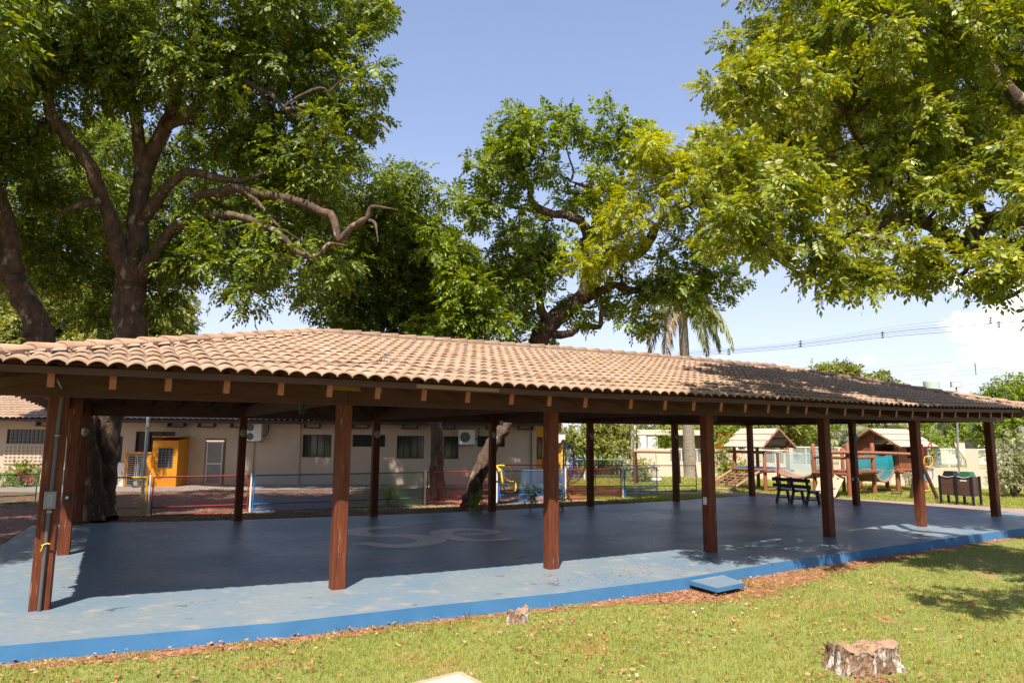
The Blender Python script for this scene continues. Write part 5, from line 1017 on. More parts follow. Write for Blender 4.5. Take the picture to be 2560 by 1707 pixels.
# --- dark straight tree right of the big one
g = G(1095, 1244, -.06)
tree('straight_tree', 'dense dark tree with slim straight mottled trunk before the beige wall', g, [[(1095, 1244, 22.6, .28), (1094, 1150, 22.6, .22), (1090, 1040, 22.6, .19), (1075, 900, 22.8, .19), (1050, 800, 23, .17), (1020, 700, 23, .14), (1000, 600, 23, .10), (1010, 520, 23, .06)]], [[(1050, 800, 23, .1), (1120, 740, 22.6, .07), (1160, 700, 22.4, .04)], [(1030, 740, 23, .1), (960, 660, 22.6, .07), (930, 620, 22.5, .04)]],
 [(x, y, r, J(d, 1)) for x, y, r, d in [(900, 460, 75, 22), (940, 540, 90, 22.5), (975, 460, 55, 22.5), (1044, 470, 35, 23), (1040, 540, 70, 23), (890, 600, 80, 22), (980, 610, 90, 23), (860, 690, 80, 22), (960, 720, 90, 22.5), (1060, 640, 80, 23.5), (1085, 720, 80, 23), (870, 780, 75, 22.2), (960, 810, 75, 22.3), (1050, 800, 80, 22.5), (805, 740, 45, 21.8), (1040, 880, 60, 22.5), (930, 880, 60, 22.5), (1100, 650, 85, 26.5), (1180, 700, 65, 26.5), (1250, 715, 65, 26.5), (1320, 700, 55, 26.5), (1000, 600, 95, 26.5), (1330, 620, 55, 26.5), (1180, 780, 60, 26.5), (1020, 720, 90, 27)]], 'leafA',
 extra=[([(1140, 680, 60, 21.8), (1100, 640, 45, 21.6), (1180, 740, 65, 21.8), (1120, 780, 70, 21.6), (1210, 810, 60, 21.8), (1080, 830, 55, 21.5), (1150, 850, 55, 21.5), (1130, 500, 40, 22.5), (1090, 560, 35, 22)], 'leafB', dict(leaf=.17, nleaf=11, sprig=.42))], leafargs=dict(leaf=.16, sprig=.38, nleaf=9, dens=1.15, droop=.55))
# --- middle tree
g = G(1175, 1268, -.06)
T3t = [[(1172, 1270, 20.2, .30), (1186, 1225, 20.3, .235), (1206, 1160, 20.4, .22), (1232, 1110, 20.5, .21), (1262, 1060, 20.9, .21), (1300, 960, 22.3, .24), (1338, 880, 22.9, .30), (1346, 856, 23, .34), (1382, 803, 23, .32), (1427, 767, 22.9, .26), (1462, 731, 22.8, .25), (1470, 687, 22.7, .24), (1456, 629, 22.6, .23), (1470, 598, 22.5, .2)]]
T3l = [[(1470, 600, 22.5, .19), (1456, 557, 22.3, .16), (1418, 539, 22.1, .14), (1373, 533, 22, .12), (1333, 508, 21.9, .10), (1324, 468, 21.8, .09), (1310, 425, 21.7, .07), (1290, 380, 21.6, .05)], [(1373, 533, 22, .08), (1320, 525, 21.8, .06), (1270, 515, 21.6, .05), (1230, 500, 21.5, .03)],
 [(1480, 595, 22.4, .1), (1487, 530, 22.3, .08), (1480, 477, 22.2, .07), (1450, 462, 22.1, .05), (1427, 455, 22, .04)], [(1478, 600, 22.5, .13), (1513, 582, 22.4, .12), (1516, 530, 22.3, .10), (1543, 486, 22.2, .08), (1556, 441, 22.1, .05), (1560, 380, 22, .03)],
 [(1465, 670, 22.7, .17), (1505, 655, 22.4, .15), (1547, 642, 22.1, .14), (1601, 633, 21.8, .13), (1630, 597, 21.6, .11), (1641, 570, 21.5, .09), (1665, 539, 21.4, .07), (1735, 508, 21.2, .05), (1770, 500, 21, .03)],
 [(1462, 750, 22.8, .15), (1500, 728, 22.5, .13), (1538, 713, 22.3, .12), (1592, 727, 22.1, .10), (1659, 709, 21.9, .08), (1699, 718, 21.8, .05)], [(1385, 838, 22.9, .15), (1427, 832, 22.6, .12), (1454, 812, 22.5, .11), (1498, 816, 22.4, .09), (1503, 776, 22.3, .06), (1510, 740, 22.3, .04)],
 [(1375, 812, 23, .17), (1352, 770, 22.8, .14), (1346, 722, 22.6, .11), (1320, 687, 22.4, .09), (1330, 675, 22.3, .05)], [(1590, 640, 21.9, .05), (1640, 560, 21.6, .05), (1660, 590, 21.5, .02)]]
T3b = [(x, y, r, J(d, .9)) for x, y, r, d in [(1275, 300, 38, 21.8), (1310, 320, 55, 21.8), (1355, 320, 50, 21.8), (1250, 360, 45, 21.8), (1300, 395, 60, 21.8), (1360, 390, 50, 21.8), (1215, 395, 45, 21.6), (1205, 440, 45, 21.5), (1255, 450, 50, 21.6), (1320, 460, 40, 22.4), (1390, 430, 40, 22), (1420, 295, 28, 22), (1390, 300, 28, 22), (1195, 510, 38, 21.5), (1240, 530, 45, 21.5), (1300, 555, 35, 22.2), (1180, 535, 26, 21.5), (1275, 590, 22, 22), (1400, 500, 28, 22.5), (1360, 570, 25, 22.5),
 (1530, 285, 30, 22), (1550, 320, 40, 22), (1520, 370, 38, 22), (1575, 380, 45, 22), (1485, 345, 24, 22), (1500, 420, 38, 22), (1550, 430, 36, 22), (1600, 330, 26, 22.4), (1480, 470, 28, 22.3), (1470, 520, 20, 22.6),
 (1330, 610, 50, 22), (1380, 620, 50, 22), (1290, 650, 50, 22), (1350, 680, 55, 22), (1400, 700, 45, 22.4), (1290, 730, 45, 22.2), (1250, 700, 40, 22), (1310, 790, 45, 23.5), (1280, 820, 40, 23.5), (1420, 770, 35, 23.6), (1460, 800, 35, 23.4), (1360, 840, 25, 24), (1530, 740, 40, 22.5), (1580, 750, 45, 22), (1640, 740, 50, 22), (1700, 740, 45, 21.8), (1560, 680, 35, 22.3), (1630, 680, 45, 22), (1700, 670, 55, 21.8), (1760, 650, 50, 21.6), (1780, 710, 45, 21.6), (1820, 700, 35, 21.5), (1740, 760, 35, 21.6), (1560, 800, 22, 22.4), (1615, 790, 25, 22), (1520, 620, 25, 22.4), (1830, 610, 45, 21.3), (1790, 560, 48, 21.2), (1760, 600, 45, 21.2), (1800, 640, 45, 21.2), (1780, 440, 42, 21.2), (1720, 560, 40, 21.4), (1830, 540, 40, 21)]]
T3y = [(x, y, r, J(d, .5)) for x, y, r, d in [(1610, 370, 38, 20.8), (1650, 390, 38, 20.8), (1700, 400, 36, 20.8), (1640, 440, 40, 20.7), (1700, 450, 40, 20.7), (1740, 410, 34, 20.8), (1600, 480, 38, 20.8), (1660, 500, 36, 20.7), (1560, 530, 34, 20.9), (1590, 560, 34, 20.9), (1530, 570, 28, 21), (1740, 470, 34, 20.7), (1510, 625, 32, 21.2), (1470, 645, 26, 21.3), (1550, 610, 28, 21.1), (1530, 480, 24, 21.3), (1780, 500, 30, 20.6), (1500, 690, 26, 21.4), (1760, 370, 26, 21)]]
tree('crooked_tree', 'crooked open tree whose leaning trunk passes behind the roof centre', g, T3t, T3l, T3b, 'leafB', extra=[(T3y, 'leafY', dict(leaf=.10, sprig=.40, nleaf=15, width=.5, droop=.25, sp_per=30, dens=1.7))], leafargs=dict(leaf=.145, sprig=.30, nleaf=9, droop=.25, width=.5), twr=.03)
# --- right tree overhanging from outside the frame
Pb = PT(2900, 1500, 11.4); Pb[2] = -.15
T5t = [[(*PX((Pb[0], Pb[1], z)), float((np.array([Pb[0], Pb[1], z])-C0)@CW), r) for z, r in ((-.15, .5), (1.2, .40), (2.6, .36))]+[(2800, 700, 12.8, .34), (2760, 560, 13, .3), (2740, 400, 13, .25), (2700, 200, 13.2, .18), (2650, 50, 13.4, .1)]]
T5l = [[(2790, 690, 10.6, .26), (2700, 665, 10.6, .20), (2560, 645, 10.7, .17), (2485, 622, 10.7, .16), (2420, 628, 10.8, .15), (2395, 618, 10.8, .14), (2364, 587, 10.8, .12), (2313, 557, 10.8, .10), (2249, 549, 10.8, .09), (2185, 568, 10.7, .085), (2108, 606, 10.6, .08), (2057, 638, 10.5, .075), (2013, 689, 10.4, .065), (1968, 664, 10.4, .03)],
 [(2760, 560, 10.8, .22), (2650, 545, 11.0, .18), (2560, 542, 11.1, .16), (2466, 558, 11.1, .15), (2420, 600, 10.9, .12)], [(2313, 557, 10.8, .07), (2260, 490, 11.1, .06), (2170, 400, 11.3, .05), (2120, 300, 11.4, .03)],
 [(2740, 400, 10.8, .18), (2600, 300, 11.3, .13), (2500, 200, 11.6, .1), (2420, 60, 14, .06)], [(2466, 558, 11.1, .09), (2400, 430, 11.6, .07), (2330, 300, 14, .05)], [(2364, 587, 10.8, .05), (2345, 640, 10.6, .035), (2400, 690, 10.5, .025), (2440, 740, 10.4, .015)]]
T5b = [(x, y, r, (d-2.6 if y > 350 or (ii % 2 and y > -50) else d+.6)+rng.uniform(-.5, .5)) for ii, (x, y, r, d) in enumerate([(1905, 110, 95, 12.8), (1850, 215, 85, 12.4), (1830, 310, 80, 12.2), (1880, 400, 90, 12), (1860, 490, 80, 11.6), (1880, 565, 65, 12), (1800, 420, 45, 12.2), (1815, 560, 45, 12.2), (1930, 620, 45, 12), (1960, 200, 120, 13), (1990, 340, 120, 13), (1990, 480, 110, 12.5), (2010, 575, 65, 12.2), (2050, 70, 120, 13.5), (2100, 210, 130, 13.5), (2130, 360, 130, 13.5), (2130, 480, 90, 13.2), (2190, 60, 120, 13), (2250, 190, 130, 14), (2270, 340, 130, 14), (2270, 450, 90, 13.6), (2350, 60, 130, 13), (2390, 220, 130, 13.5), (2410, 370, 120, 13.8), (2400, 480, 80, 13.4), (2500, 80, 130, 13), (2530, 260, 130, 13.2), (2560, 430, 120, 12.6), (2150, 625, 50, 12.8), (2230, 625, 50, 12.9), (2110, 680, 30, 12.8), (2170, 685, 28, 12.8), (2260, 680, 26, 12.9), (2300, 620, 40, 13), (2330, 670, 22, 12.9), (2440, 665, 42, 12.5), (2500, 670, 42, 12.4), (2560, 650, 45, 12.2), (2465, 715, 22, 12.4), (2540, 600, 60, 12.6), (2090, 640, 40, 12.7), (2050, 690, 30, 12.6),
 (2680, 350, 170, 12.5), (2750, 600, 150, 12.0), (2650, 100, 170, 13), (2850, 450, 190, 12), (2900, 200, 200, 12.5), (2700, 750, 80, 11.8), (1960, -40, 110, 13.5), (2100, -80, 130, 13.5), (2280, -100, 140, 13), (2450, -100, 150, 12.5), (2650, -120, 180, 12), (2250, -260, 150, 12), (2450, -300, 170, 11.5), (2900, 0, 200, 12), (2060, -180, 120, 9.5), (2250, -200, 140, 10), (2700, 500, 150, 9.5), (2850, 650, 130, 10)])]+[(1885, 230, 80, 14.2), (1900, 350, 85, 14), (1930, 470, 80, 13.8), (2050, 280, 90, 15), (2060, 430, 80, 14.8), (1975, 160, 85, 14.5), (2180, 200, 95, 15.5), (2330, 300, 95, 16), (1860, 430, 60, 13.3), (1910, 540, 55, 13), (2100, 550, 65, 13.8), (2250, 555, 55, 14), (2450, 330, 90, 15.5), (2200, 380, 80, 15.5), (2350, 460, 70, 15.8)]
tree('overhanging_tree', 'large olive-green tree reaching in from beyond the right edge', Pb, T5t, T5l, T5b, 'leafC', leafargs=dict(leaf=.10, sprig=.24, nleaf=11, width=.48, cl_r=.27, dens=2.1, droop=.35, sp_per=20), ntw=6, twr=.03)
# ---------------- simple trees and bushes of the background
def bush(name, label, px, py_base, dep, blobs, mat, leaf=.12, dens=1., cat='bush', group=None, nleaf=7, trunk_r=.1, sp=20, sprig=None, cl=.45):
    g = PT(px, py_base, dep); g[2] = -.06; t = thing(name, g, label, cat, group); C_ = np.array([PT(x, y, d) for x, y, r, d in blobs]); R_ = np.array([r/F_PX*d for x, y, r, d in blobs])
    o, clp = foliage('crown' if cat == 'tree' else 'foliage', C_, R_, mat, t, leaf=leaf, sprig=sprig or leaf*2.2, nleaf=nleaf, cl_r=cl, dens=dens, sp_per=sp, width=.55)
    b = MB(); top = C_.mean(0); 
    if cat == 'tree': b.tube(smooth_path([g, (g*.6+top*.4)+rng.normal(size=3)*.2*[1, 1, 0], top], 4), [trunk_r*(1-.07*i) for i in range(9)], 8, wob=.05)
    for c in C_: twig(b, (g*.3+top*.7 if cat == 'tree' else g), c, trunk_r*.4, trunk_r*.15, 5, 5)
    b.build('trunk' if cat == 'tree' else 'stems', 'bark', t); return t
bush('broad_tree', 'green tree seen between the trunks at the left horizon', 60, 1100, 46, [(-40, 830, 110, 46), (60, 740, 90, 47), (150, 800, 100, 46), (20, 690, 70, 48), (210, 760, 70, 46), (90, 860, 80, 45)], 'leafbg', .26, 1.1, 'tree', sprig=.5, cl=.8, sp=18)
bush('broad_tree', 'green round tree beyond the roof between trunk and sky gap', 380, 1100, 44, [(300, 850, 80, 44), (380, 800, 62, 44), (440, 790, 45, 44), (455, 760, 28, 44), (400, 850, 65, 44), (240, 860, 70, 45), (330, 780, 50, 45)], 'leafbg', .24, 1.1, 'tree', sprig=.5, cl=.75, sp=18)
bush('small_tree', 'tip of a small tree just showing over the tile hip', 545, 1100, 45, [(535, 862, 18, 45), (556, 860, 14, 45)], 'leafbg', .2, 1.2, 'tree', trunk_r=.06)
bush('dense_bush', 'tall dense yellow-green tree-bush behind the ring climber', 1495, 1170, 36, [(1440, 1090, 34, 36), (1480, 1085, 42, 36), (1530, 1090, 42, 36), (1420, 1110, 24, 36), (1500, 1120, 34, 36), (1460, 1120, 30, 36), (1555, 1105, 28, 36), (1550, 1070, 25, 36), (1500, 1050, 40, 36.5)], 'leafbg', .15, 1.5, sp=22)
bush('round_shrub', 'low round clipped shrub behind the blue gate', 1610, 1200, 33, [(1600, 1172, 22, 33), (1620, 1178, 20, 33), (1586, 1182, 17, 33), (1608, 1185, 20, 33)], 'leafbg', .10, 1.6, sp=22)
bush('hedge_bed', 'grey-green planted bed behind the light blue fence panel', 1510, 1185, 38, [(1495, 1170, 9, 38), (1515, 1168, 9, 38), (1535, 1170, 9, 38), (1550, 1172, 8, 38)], 'leafA', .10, 2.2, sp=22, cat='plant bed')
for i, (lab, px, bl, m, d) in enumerate([('background tree crown above the flat roofed house', 1640, [(1600, 1068, 28, 1), (1650, 1062, 26, 1), (1700, 1064, 28, 1), (1745, 1062, 24, 1)], 'leafbg', 62), ('background tree between palm trunk and flowering bush', 1770, [(1750, 1080, 22, 1), (1785, 1075, 28, 1), (1815, 1070, 26, 1)], 'leafbg', 52), ('green tree with red blossoms above the flowering bush', 1840, [(1805, 1088, 24, 1), (1840, 1080, 30, 1), (1865, 1075, 26, 1), (1890, 1060, 26, 1)], 'leafB', 40), ('bright tree right of the play tower roof', 1980, [(1950, 1085, 32, 1), (1985, 1095, 28, 1), (2010, 1070, 32, 1), (1970, 1060, 32, 1), (1990, 1115, 18, 1), (1920, 1062, 26, 1)], 'leafbg', 44), ('dark tree filling the gap above the rope bridge', 2050, [(2040, 1068, 30, 1), (2060, 1090, 24, 1), (2030, 1105, 14, 1), (2070, 1060, 26, 1)], 'leafB', 48), ('tree row piece behind the playhouse roof', 2200, [(2160, 1060, 34, 1), (2220, 1055, 36, 1), (2270, 1062, 34, 1), (2290, 1085, 28, 1)], 'leafA', 50), ('tree behind the light mast', 2400, [(2340, 1068, 30, 1), (2380, 1058, 32, 1), (2420, 1070, 26, 1), (2360, 1040, 30, 1)], 'leafB', 55)]):
    bush('background_tree', lab, px, 1120, d, [(x, y, r, d) for x, y, r, _ in bl], m, .20, 1.3, 'tree', 'trees along the far side', sprig=.4, cl=.6, sp=20)
t = bush('flowering_bush', 'bush with orange-red flowers between the fourth front post and play tower', 1825, 1197, 32, [(1805, 1140, 26, 32), (1830, 1155, 26, 32), (1815, 1180, 24, 32), (1842, 1180, 22, 32), (1800, 1110, 16, 32), (1850, 1165, 14, 32), (1800, 1170, 22, 32)], 'leafC', .11, 1.7, sp=20)
V = []
for x, y in [(1800, 1087), (1811, 1095), (1797, 1118), (1842, 1132), (1836, 1145), (1822, 1088), (1815, 1190), (1850, 1098)]:
    c = PT(x, y, 31.3 if y > 1100 else 37)
    for k in range(26): o = rng.normal(size=3)*.07; a = unit(rng.normal(size=3))*.07; b_ = unit(rng.normal(size=3))*.05; V += [c+o, c+o+a, c+o+a+b_, c+o+b_]
np_mesh('blossoms', np.array(V), len(V)//4, 'flower', t)
bush('thin_tree', 'small leafy young tree before the flat roofed house', 1665, 1190, 38, [(1668, 1095, 10, 38), (1655, 1105, 9, 38), (1672, 1115, 11, 38), (1664, 1125, 8, 38)], 'leafB', .13, 2.2, 'tree', trunk_r=.04, sp=14)
bush('roof_top_tree', 'yellow-green tree rising behind the right end of the tile roof', 2110, 1100, 58, [(2045, 948, 26, 58), (2085, 940, 30, 58), (2130, 942, 32, 58), (2165, 960, 26, 58), (2105, 975, 30, 58), (2195, 955, 20, 58), (2215, 965, 16, 58), (2060, 970, 28, 58), (2160, 990, 30, 58), (2235, 975, 12, 58)], 'leafbg', .26, 1.3, 'tree', sprig=.5, cl=.7)
bush('right_edge_tree', 'spreading green tree at the right edge behind the last post', 2520, 1160, 38, [(2470, 1000, 26, 38), (2510, 975, 30, 38), (2555, 960, 34, 38), (2540, 1010, 40, 38), (2490, 1080, 36, 38), (2530, 1080, 40, 38), (2460, 1070, 24, 38), (2560, 1060, 40, 38), (2500, 1040, 36, 38), (2580, 1000, 40, 38), (2480, 1110, 24, 38), (2440, 1012, 18, 38)], 'leafB', .16, 1.4, 'tree', sprig=.36, sp=22)
bush('variegated_shrub', 'pale variegated shrub at the right edge beyond last front post', 2535, 1228, 25.5, [(2520, 1150, 34, 25.5), (2550, 1130, 36, 25.5), (2510, 1185, 30, 25.5), (2545, 1180, 36, 25.5), (2575, 1160, 40, 25.5), (2530, 1210, 22, 25.5), (2500, 1140, 20, 25.5), (2540, 1105, 20, 25.5), (2570, 1205, 30, 25.5)], 'leafpale', .09, 2.0, sp=26)
bush('flower_bed_shrub', 'dark shrub with pink blooms behind the green fence at left edge', 55, 1195, 27.5, [(30, 1180, 22, 27.5), (60, 1178, 20, 27.6), (85, 1186, 18, 27.5), (10, 1190, 20, 27.5), (50, 1205, 18, 27.3)], 'leafA', .10, 2.0, sp=22)
t = bpy.data.objects['flower_bed_shrub']; V = []
for x, y in [(52, 1188), (62, 1198), (82, 1200), (75, 1190), (50, 1180)]:
    c = PT(x, y, 26.9)
    for k in range(24): o = rng.normal(size=3)*.06; a = unit(rng.normal(size=3))*.06; b_ = unit(rng.normal(size=3))*.05; V += [c+o, c+o+a, c+o+a+b_, c+o+b_]
MT['pink'] = M('pink_flower', (.45, .09, .10), trans=.3); np_mesh('blossoms', np.array(V), len(V)//4, 'pink', t)
for (x, y, d, lab) in ((1325, 1232, 18.9, 'young leafy plant on the kerb side of the blue fence panel'), (970, 1230, 20.5, 'weedy sapling in front of the green fence panel'), (1405, 1240, 19.3, 'dark weeds around the white post at the ring climber'), (1200, 1250, 18.5, 'low weeds beside the leaning trunk')):
    bush('young_plant', lab, x, y+20, d, [(x, y-12, 11, d), (x+6, y, 10, d), (x-6, y+6, 9, d)], 'leafB', .07, 2.0, cat='plant', trunk_r=.02, sp=7, cl=.18, nleaf=5)
# ---------------- palms
def palm(name, label, base_px, dep, crown_px, fr, leafm, hts, trunk_r=.24, nf=16, seed=1, droop=1., leafl=.55, dry=2, trunk_m='palmbark'):
    r_ = np.random.default_rng(seed); g = PT(base_px[0], base_px[1], dep); g[2] = -.06; c = PT(crown_px[0], crown_px[1], dep); t = thing(name, g, label, 'palm tree')
    b = MB(); n = 26; b.tube([g*(1-i/n)+c*i/n for i in range(n+1)], [trunk_r*(1.25 if i == 0 else 1)*(1-.28*i/n)*(1.03 if i % 2 else .98) for i in range(n+1)], 12); b.build('trunk', trunk_m, t)
    if hts: b = MB(); b.tube([c-(0, 0, .1), c+(0, 0, .5), c+(0, 0, 1.2)], [trunk_r*.7, trunk_r*.55, trunk_r*.2], 10); b.build('crownshaft', 'leafB', t)
    for k in range(nf):
        az = 2*math.pi*(k+.5*r_.uniform())/nf*2.618; el = math.radians(r_.uniform(15, 75)) if k < nf-dry*2 else math.radians(r_.uniform(-15, 10)); L = fr*r_.uniform(.8, 1.1)
        d = np.array([math.cos(az)*math.cos(el), math.sin(az)*math.cos(el), math.sin(el)]); hd = np.array([math.cos(az), math.sin(az), 0]); P = []; p = c+(0, 0, .5*hts); v = d.copy(); ns = 14
        for i in range(ns+1): P.append(p.copy()); p = p+v*L/ns; v = unit(v+np.array([0, 0, -.17*droop*(.5+i/ns)]))
        m = 'palmdry' if k >= nf-dry else leafm; P = np.array(P); tb = MB(); tb.tube(P, [.03*(1-.85*i/ns) for i in range(ns+1)], 4, False); fo = tb.build('frond', m, t)
        s = np.linspace(.12, 1, 46); idx = s*ns; base = np.array([[np.interp(q, range(ns+1), P[:, a]) for a in range(3)] for q in idx]); tan = unit(np.gradient(base, axis=0)); V = []
        for j in range(len(s)):
            sd = unit(np.cross(tan[j], [0, 0, 1])); ll = leafl*(math.sin(math.pi*min(1, .18+s[j]*.8))**.6)
            for sg_ in (-1, 1):
                dv = unit(sd*sg_*.75+tan[j]*.5+np.array([0, 0, -.75*droop])+r_.normal(size=3)*.16); w = unit(np.cross(dv, [0, 0, 1]))*.034; q = base[j]; mid = q+dv*ll*.5+(0, 0, .02); e = q+dv*ll+np.array([0, 0, -.12*ll]); V += [q-w*.5, mid-w, e, mid+w]
        np_mesh('leaflets', np.array(V), len(V)//4, m, fo)
    return t
palm('coconut_palm', 'tall palm with ringed grey trunk and drooping fronds behind the roof ridge', (1727, 1197), 36.6, (1706, 780), 3.9, 'palmleaf', 1, .32, 22, 4, 1.5, .9, 4)
palm('garden_palm', 'bushy palm with arching fronds left of the playhouse', (2130, 1200), 34, (2130, 1120), 2.2, 'palmleaf', 0, .14, 15, 6, .7, .45, 0)
palm('garden_palm', 'large leafy palm behind the playhouse roof', (2210, 1200), 36, (2200, 1105), 3.0, 'palmleaf', 0, .15, 17, 8, .8, .55, 0)
palm('garden_palm', 'arching palm by the light mast with pale frond', (2360, 1190), 33, (2320, 1110), 2.3, 'palmleaf', 0, .13, 15, 9, .9, .5, 1)
bush('creeper_shrub', 'leafy shrub behind the hoop climber against the cream wall', 2310, 1180, 31, [(2300, 1120, 22, 31), (2330, 1110, 24, 31), (2345, 1090, 22, 31), (2290, 1150, 16, 31)], 'leafB', .12, 1.6, sp=18)
for i, (x, y, r_, h_) in enumerate([(-14, -24, 5.5, 6.5), (-3, -30, 6, 7.5), (10, -29, 6, 7), (22, -24, 5.5, 7), (-22, -12, 5, 6)]):  # unseen trees added behind the camera to cut sky light under the roof
    g = np.array([x, y, -.17]); t = thing('unseen_blocker_tree', g, 'broad unseen tree added to block sky light from the pavilion front, '+('second from the left', 'the middle one', 'second from the right', 'the rightmost one', 'the leftmost one')[i], 'tree', 'unseen trees added to block sky light')
    C_ = np.array([[x+math.cos(a)*r_*.5, y+math.sin(a)*r_*.5, h_*.62+(k % 2)*1.2-.3] for k, a in enumerate(np.linspace(0, 5.2, 6))]+[[x, y, h_*.9], [x, y, h_*.45]]); foliage('crown', C_, np.full(len(C_), r_*.55), 'leafB', t, leaf=.5, sprig=1.1, nleaf=5, cl_r=1.3, dens=.3, sp_per=16)
    b = MB(); b.tube([g, g+(0, 0, h_*.3), g+(.2, .1, h_*.8)], [.4, .3, .15], 10, wob=.05); b.build('trunk', 'bark', t)
# ------------------------------------------------------------------ lawn blades, litter, mulch chips
import itertools
POLY = np.array(edge)
def inside(P, poly):
    x, y = P[:, 0], P[:, 1]; r = np.zeros(len(P), bool); j = len(poly)-1
    for i in range(len(poly)):
        xi, yi = poly[i]; xj, yj = poly[j]; c = ((yi > y) != (yj > y)) & (x < (xj-xi)*(y-yi)/(yj-yi+1e-12)+xi); r ^= c; j = i
    return r
def scatter(n, x0, x1, y0, y1, pw=2.0, dmin=3.0):
    P = np.c_[rng.uniform(x0, x1, n), rng.uniform(y0, y1, n)]; d = np.linalg.norm(P-C0[:2], axis=1); keep = rng.uniform(size=n) < np.minimum(1, (dmin+1.5)/np.maximum(d, .1))**pw
    a = P-C0[:2]; f = a@CW[:2]/np.linalg.norm(CW[:2]); s = a@CR[:2]; keep &= (f > 1.5) & (np.abs(s) < f*.86+.8) & (np.linalg.norm(a, axis=1) > 3.2); return P[keep]
def vnoise(P, sc, seed):
    r_ = np.random.default_rng(seed); g = r_.uniform(size=(128, 128)); q = P*sc+40; i = np.floor(q).astype(int); f = q-i; f = f*f*(3-2*f); i %= 127
    return (g[i[:, 0], i[:, 1]]*(1-f[:, 0])+g[i[:, 0]+1, i[:, 1]]*f[:, 0])*(1-f[:, 1])+(g[i[:, 0], i[:, 1]+1]*(1-f[:, 0])+g[i[:, 0]+1, i[:, 1]+1]*f[:, 0])*f[:, 1]
P = scatter(560000, -2, 26, -8.5, .2, 1.35); P = P[~inside(P, edge)]
soilp = np.array(soil); sm = inside(P, soil); P = P[~sm | ((rng.uniform(size=len(P)) < .55) & (vnoise(P, 2.2, 77) > .45))]
nz = vnoise(P, .9, 3)*.6+vnoise(P, 2.7, 4)*.4; P = P[rng.uniform(size=len(P)) < np.clip(1.25-(nz-.45)*2.2, .25, 1)]
keep = ~inside(P, [tuple(q_) for q_ in q]); P = P[keep]
keep = (np.abs((P-np.array([6.82, -5.18])) @ np.array([[1], [0]]))[:, 0] > .36) | (np.abs(P[:, 1]+5.18) > .27); P = P[keep]
def blades(P, h0, h1, w, nb, zf, mat, name, lean=.5):
    n = len(P)*nb; B = np.repeat(P, nb, 0)+rng.normal(size=(n, 2))*.012; z = zf(B); hgt = rng.uniform(h0, h1, n)*(1+.5*np.repeat(vnoise(P, 1.3, 9), nb)); az = rng.uniform(0, 2*math.pi, n); le = rng.uniform(.1, lean, n)*hgt*1.3; az2 = rng.uniform(0, 2*math.pi, n)
    b0 = np.c_[B, z-.005]; sd = np.c_[np.cos(az2), np.sin(az2), np.zeros(n)]*w; tip = b0+np.c_[np.cos(az)*le, np.sin(az)*le, hgt]; mid = b0*.45+tip*.55+np.c_[np.zeros(n), np.zeros(n), hgt*.10]
    V = np.stack([b0-sd, b0+sd, mid+sd*.8, tip, mid-sd*.8], 1).reshape(-1, 3); o = np_mesh(name, V, n, mat, None, 5); o['kind'] = 'stuff'; return o
gzv = lambda B: -.17+.11*np.clip((B[:, 1]+1.)/6., 0, 1)
tag(blades(P, .018, .042, .0028, 3, gzv, 'grassblade', 'grass'), 'short mown lawn grass in front of the blue kerb', 'grass')
# ragged taller tufts at the kerb and step
T = np.array([(x, y) for (x, y) in [(2.9, -1.72), (4.45, -1.8), (4.6, -1.83), (5.6, -1.92), (1.9, -1.68), (3.6, -1.78), (7.1, -2.0), (7.3, -2.0), (8.75, -2.1), (8.8, -1.95), (8.9, -2.3), (8.2, -2.55), (10.2, -2.3), (10.7, -2.2), (11.3, -1.9), (9.6, -2.5), (5.2, -2.15), (1.0, -1.6)]])
T = np.repeat(T, 12, 0)+rng.normal(size=(len(T)*12, 2))*.06; T = T[~inside(T, edge)]
tag(blades(T[::2], .03, .075, .003, 3, gzv, 'leafB', 'weed_tufts', .8), 'taller dark green weed tufts growing along the kerb', 'weeds')
P = scatter(260000, 8, 34, 7.4, 22, 1.0, 9); P = P[~inside(P, edge)]
road = [(12.4, 13.4), (15.4, 12.1), (19, 9.9), (20.2, 8.6), (22.55, 6.9), (22.3, 9.3), (20.0, 11.5), (16.4, 14.2), (13.2, 15)]
P = P[(P[:, 0] > 14.8) & ~inside(P, road) & (P[:, 1] > 8.2)]
tag(blades(P, .03, .08, .008, 2, gzv, 'grassblade', 'playground_grass'), 'lawn grass around the playground logs', 'grass')
P = scatter(90000, 21, 34, -2, 8, 1.0, 9); P = P[~inside(P, edge) & (P[:, 0] > 24.6-.12*(P[:, 1]-2)**1*0-.35*(P[:, 1]-2)*(P[:, 1] > 2))]
tag(blades(P, .03, .08, .008, 2, gzv, 'grassblade', 'far_lawn_grass'), 'lawn grass around the litter bins', 'grass')
def litter(P, zf, s0, s1, mat, name, label, cat='leaf litter', curl=.5):
    n = len(P); az = rng.uniform(0, 2*math.pi, n); L = rng.uniform(s0, s1, n); w = L*rng.uniform(.3, .5, n); a = np.c_[np.cos(az), np.sin(az), rng.normal(size=n)*.35*curl]; b_ = np.c_[-np.sin(az), np.cos(az), rng.normal(size=n)*.5*curl]
    c = np.c_[P, zf(P)+rng.uniform(.003, .018, n)]; A = a*(L/2)[:, None]; B_ = b_*(w/2)[:, None]; up = np.c_[np.zeros(n), np.zeros(n), L*curl*rng.uniform(0, .45, n)]
    V = np.stack([c-A+up, c-A*.3+B_, c+A*.4+B_*.9, c+A+up, c+A*.4-B_*.9, c-A*.3-B_], 1).reshape(-1, 3); o = np_mesh(name, V, n, mat, None, 6); o['kind'] = 'stuff'; return tag(o, label, cat)
P = scatter(48000, -2, 26, -8.5, .2, 1.3); P = P[~inside(P, edge)]; nz = vnoise(P, 1.1, 21); P = P[rng.uniform(size=len(P)) < np.clip((nz-.2)*1.8, .12, 1)]
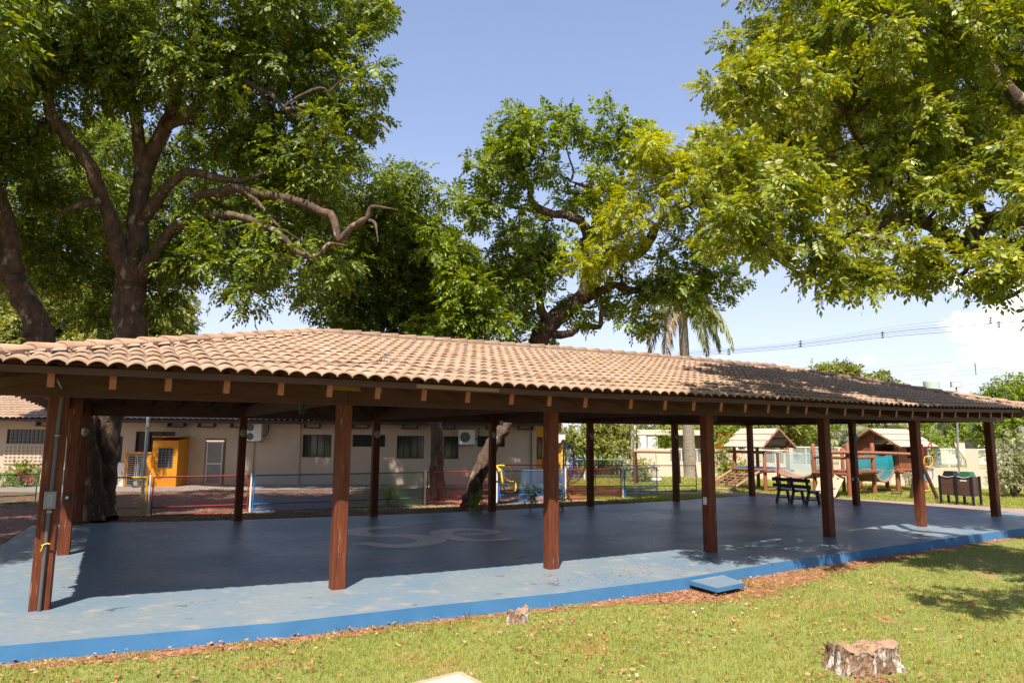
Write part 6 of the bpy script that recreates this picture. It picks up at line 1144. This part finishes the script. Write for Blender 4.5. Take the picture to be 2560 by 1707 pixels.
litter(P, lambda q_: gzv(q_)+.03, .025, .07, 'dryleaf', 'fallen_leaves', 'dry brown leaves scattered over the sunny lawn')
P = np.c_[rng.uniform(-2, 14, 60000), rng.uniform(-3.1, -1, 60000)]; P = P[inside(P, soil)]; P = P+rng.normal(size=P.shape)*.13; P = P[~inside(P, edge)]; P = P[rng.uniform(size=len(P)) < .30]
litter(P, gzv, .02, .055, 'dryleaf', 'kerb_leaf_litter', 'drift of brown leaf litter along the blue kerb')
P = np.vstack([np.c_[rng.normal(7.6, 1.0, 190), rng.normal(-1.15, .34, 190)], np.c_[rng.uniform(2, 14, 90), rng.uniform(-1.5, 3.5, 90)], np.c_[rng.uniform(0, 20, 620), rng.uniform(.5, 8, 620)]]); P = P[inside(P, edge)]
litter(P, lambda q_: np.zeros(len(q_)), .02, .05, 'dryleaf', 'leaves_on_floor', 'few dry leaves lying on the blue painted floor')
P = np.c_[rng.uniform(1.1, 15.6, 90000), rng.uniform(7.2, 10.6, 90000)]; P = P[inside(P, [(1.1, 8.9), (3.2, 8.3), (6.4, 7.9), (9.6, 7.6), (13, 7.6), (15.5, 7.7), (15.6, 8.6), (13.5, 9.6), (10.6, 9.75), (8.6, 10.3), (4, 10.5), (1.3, 10.6)]) & ~inside(P, edge)][:26000]
litter(P, lambda q_: np.full(len(q_), -.047), .03, .08, 'mulch', 'wood_chips', 'pale wood chip mulch behind the back posts', 'mulch')
P = scatter(30000, -2, 16, 9, 22, .6, 9); P = P[P[:, 1] < 22-.3*P[:, 0]]; P = P[rng.uniform(size=len(P)) < np.clip((vnoise(P, .8, 30)-.3)*1.6, .03, 1)*.5]
litter(P, lambda q_: np.full(len(q_), -.05), .04, .10, 'dryleaf', 'yard_leaf_litter', 'leaf litter over the shaded dirt yard')
P = np.c_[rng.normal(6.62, .12, 160), rng.normal(-5.50, .10, 160)]; litter(P, lambda q_: np.full(len(q_), -.15), .02, .05, 'orangeyard', 'rotten_wood_crumbs', 'orange rotten wood crumbs at the foot of the big stump', 'wood crumbs')
litter(np.array([(6.9, -2.95), (7.85, -2.9), (7.6, -1.2), (3.9, -1.9), (7.15, -2.85)]), lambda q_: np.where(q_[:, 1] > -1.8, 0., -.14), .05, .075, 'white', 'paper_scraps', 'few white paper scraps on lawn and floor', 'litter')
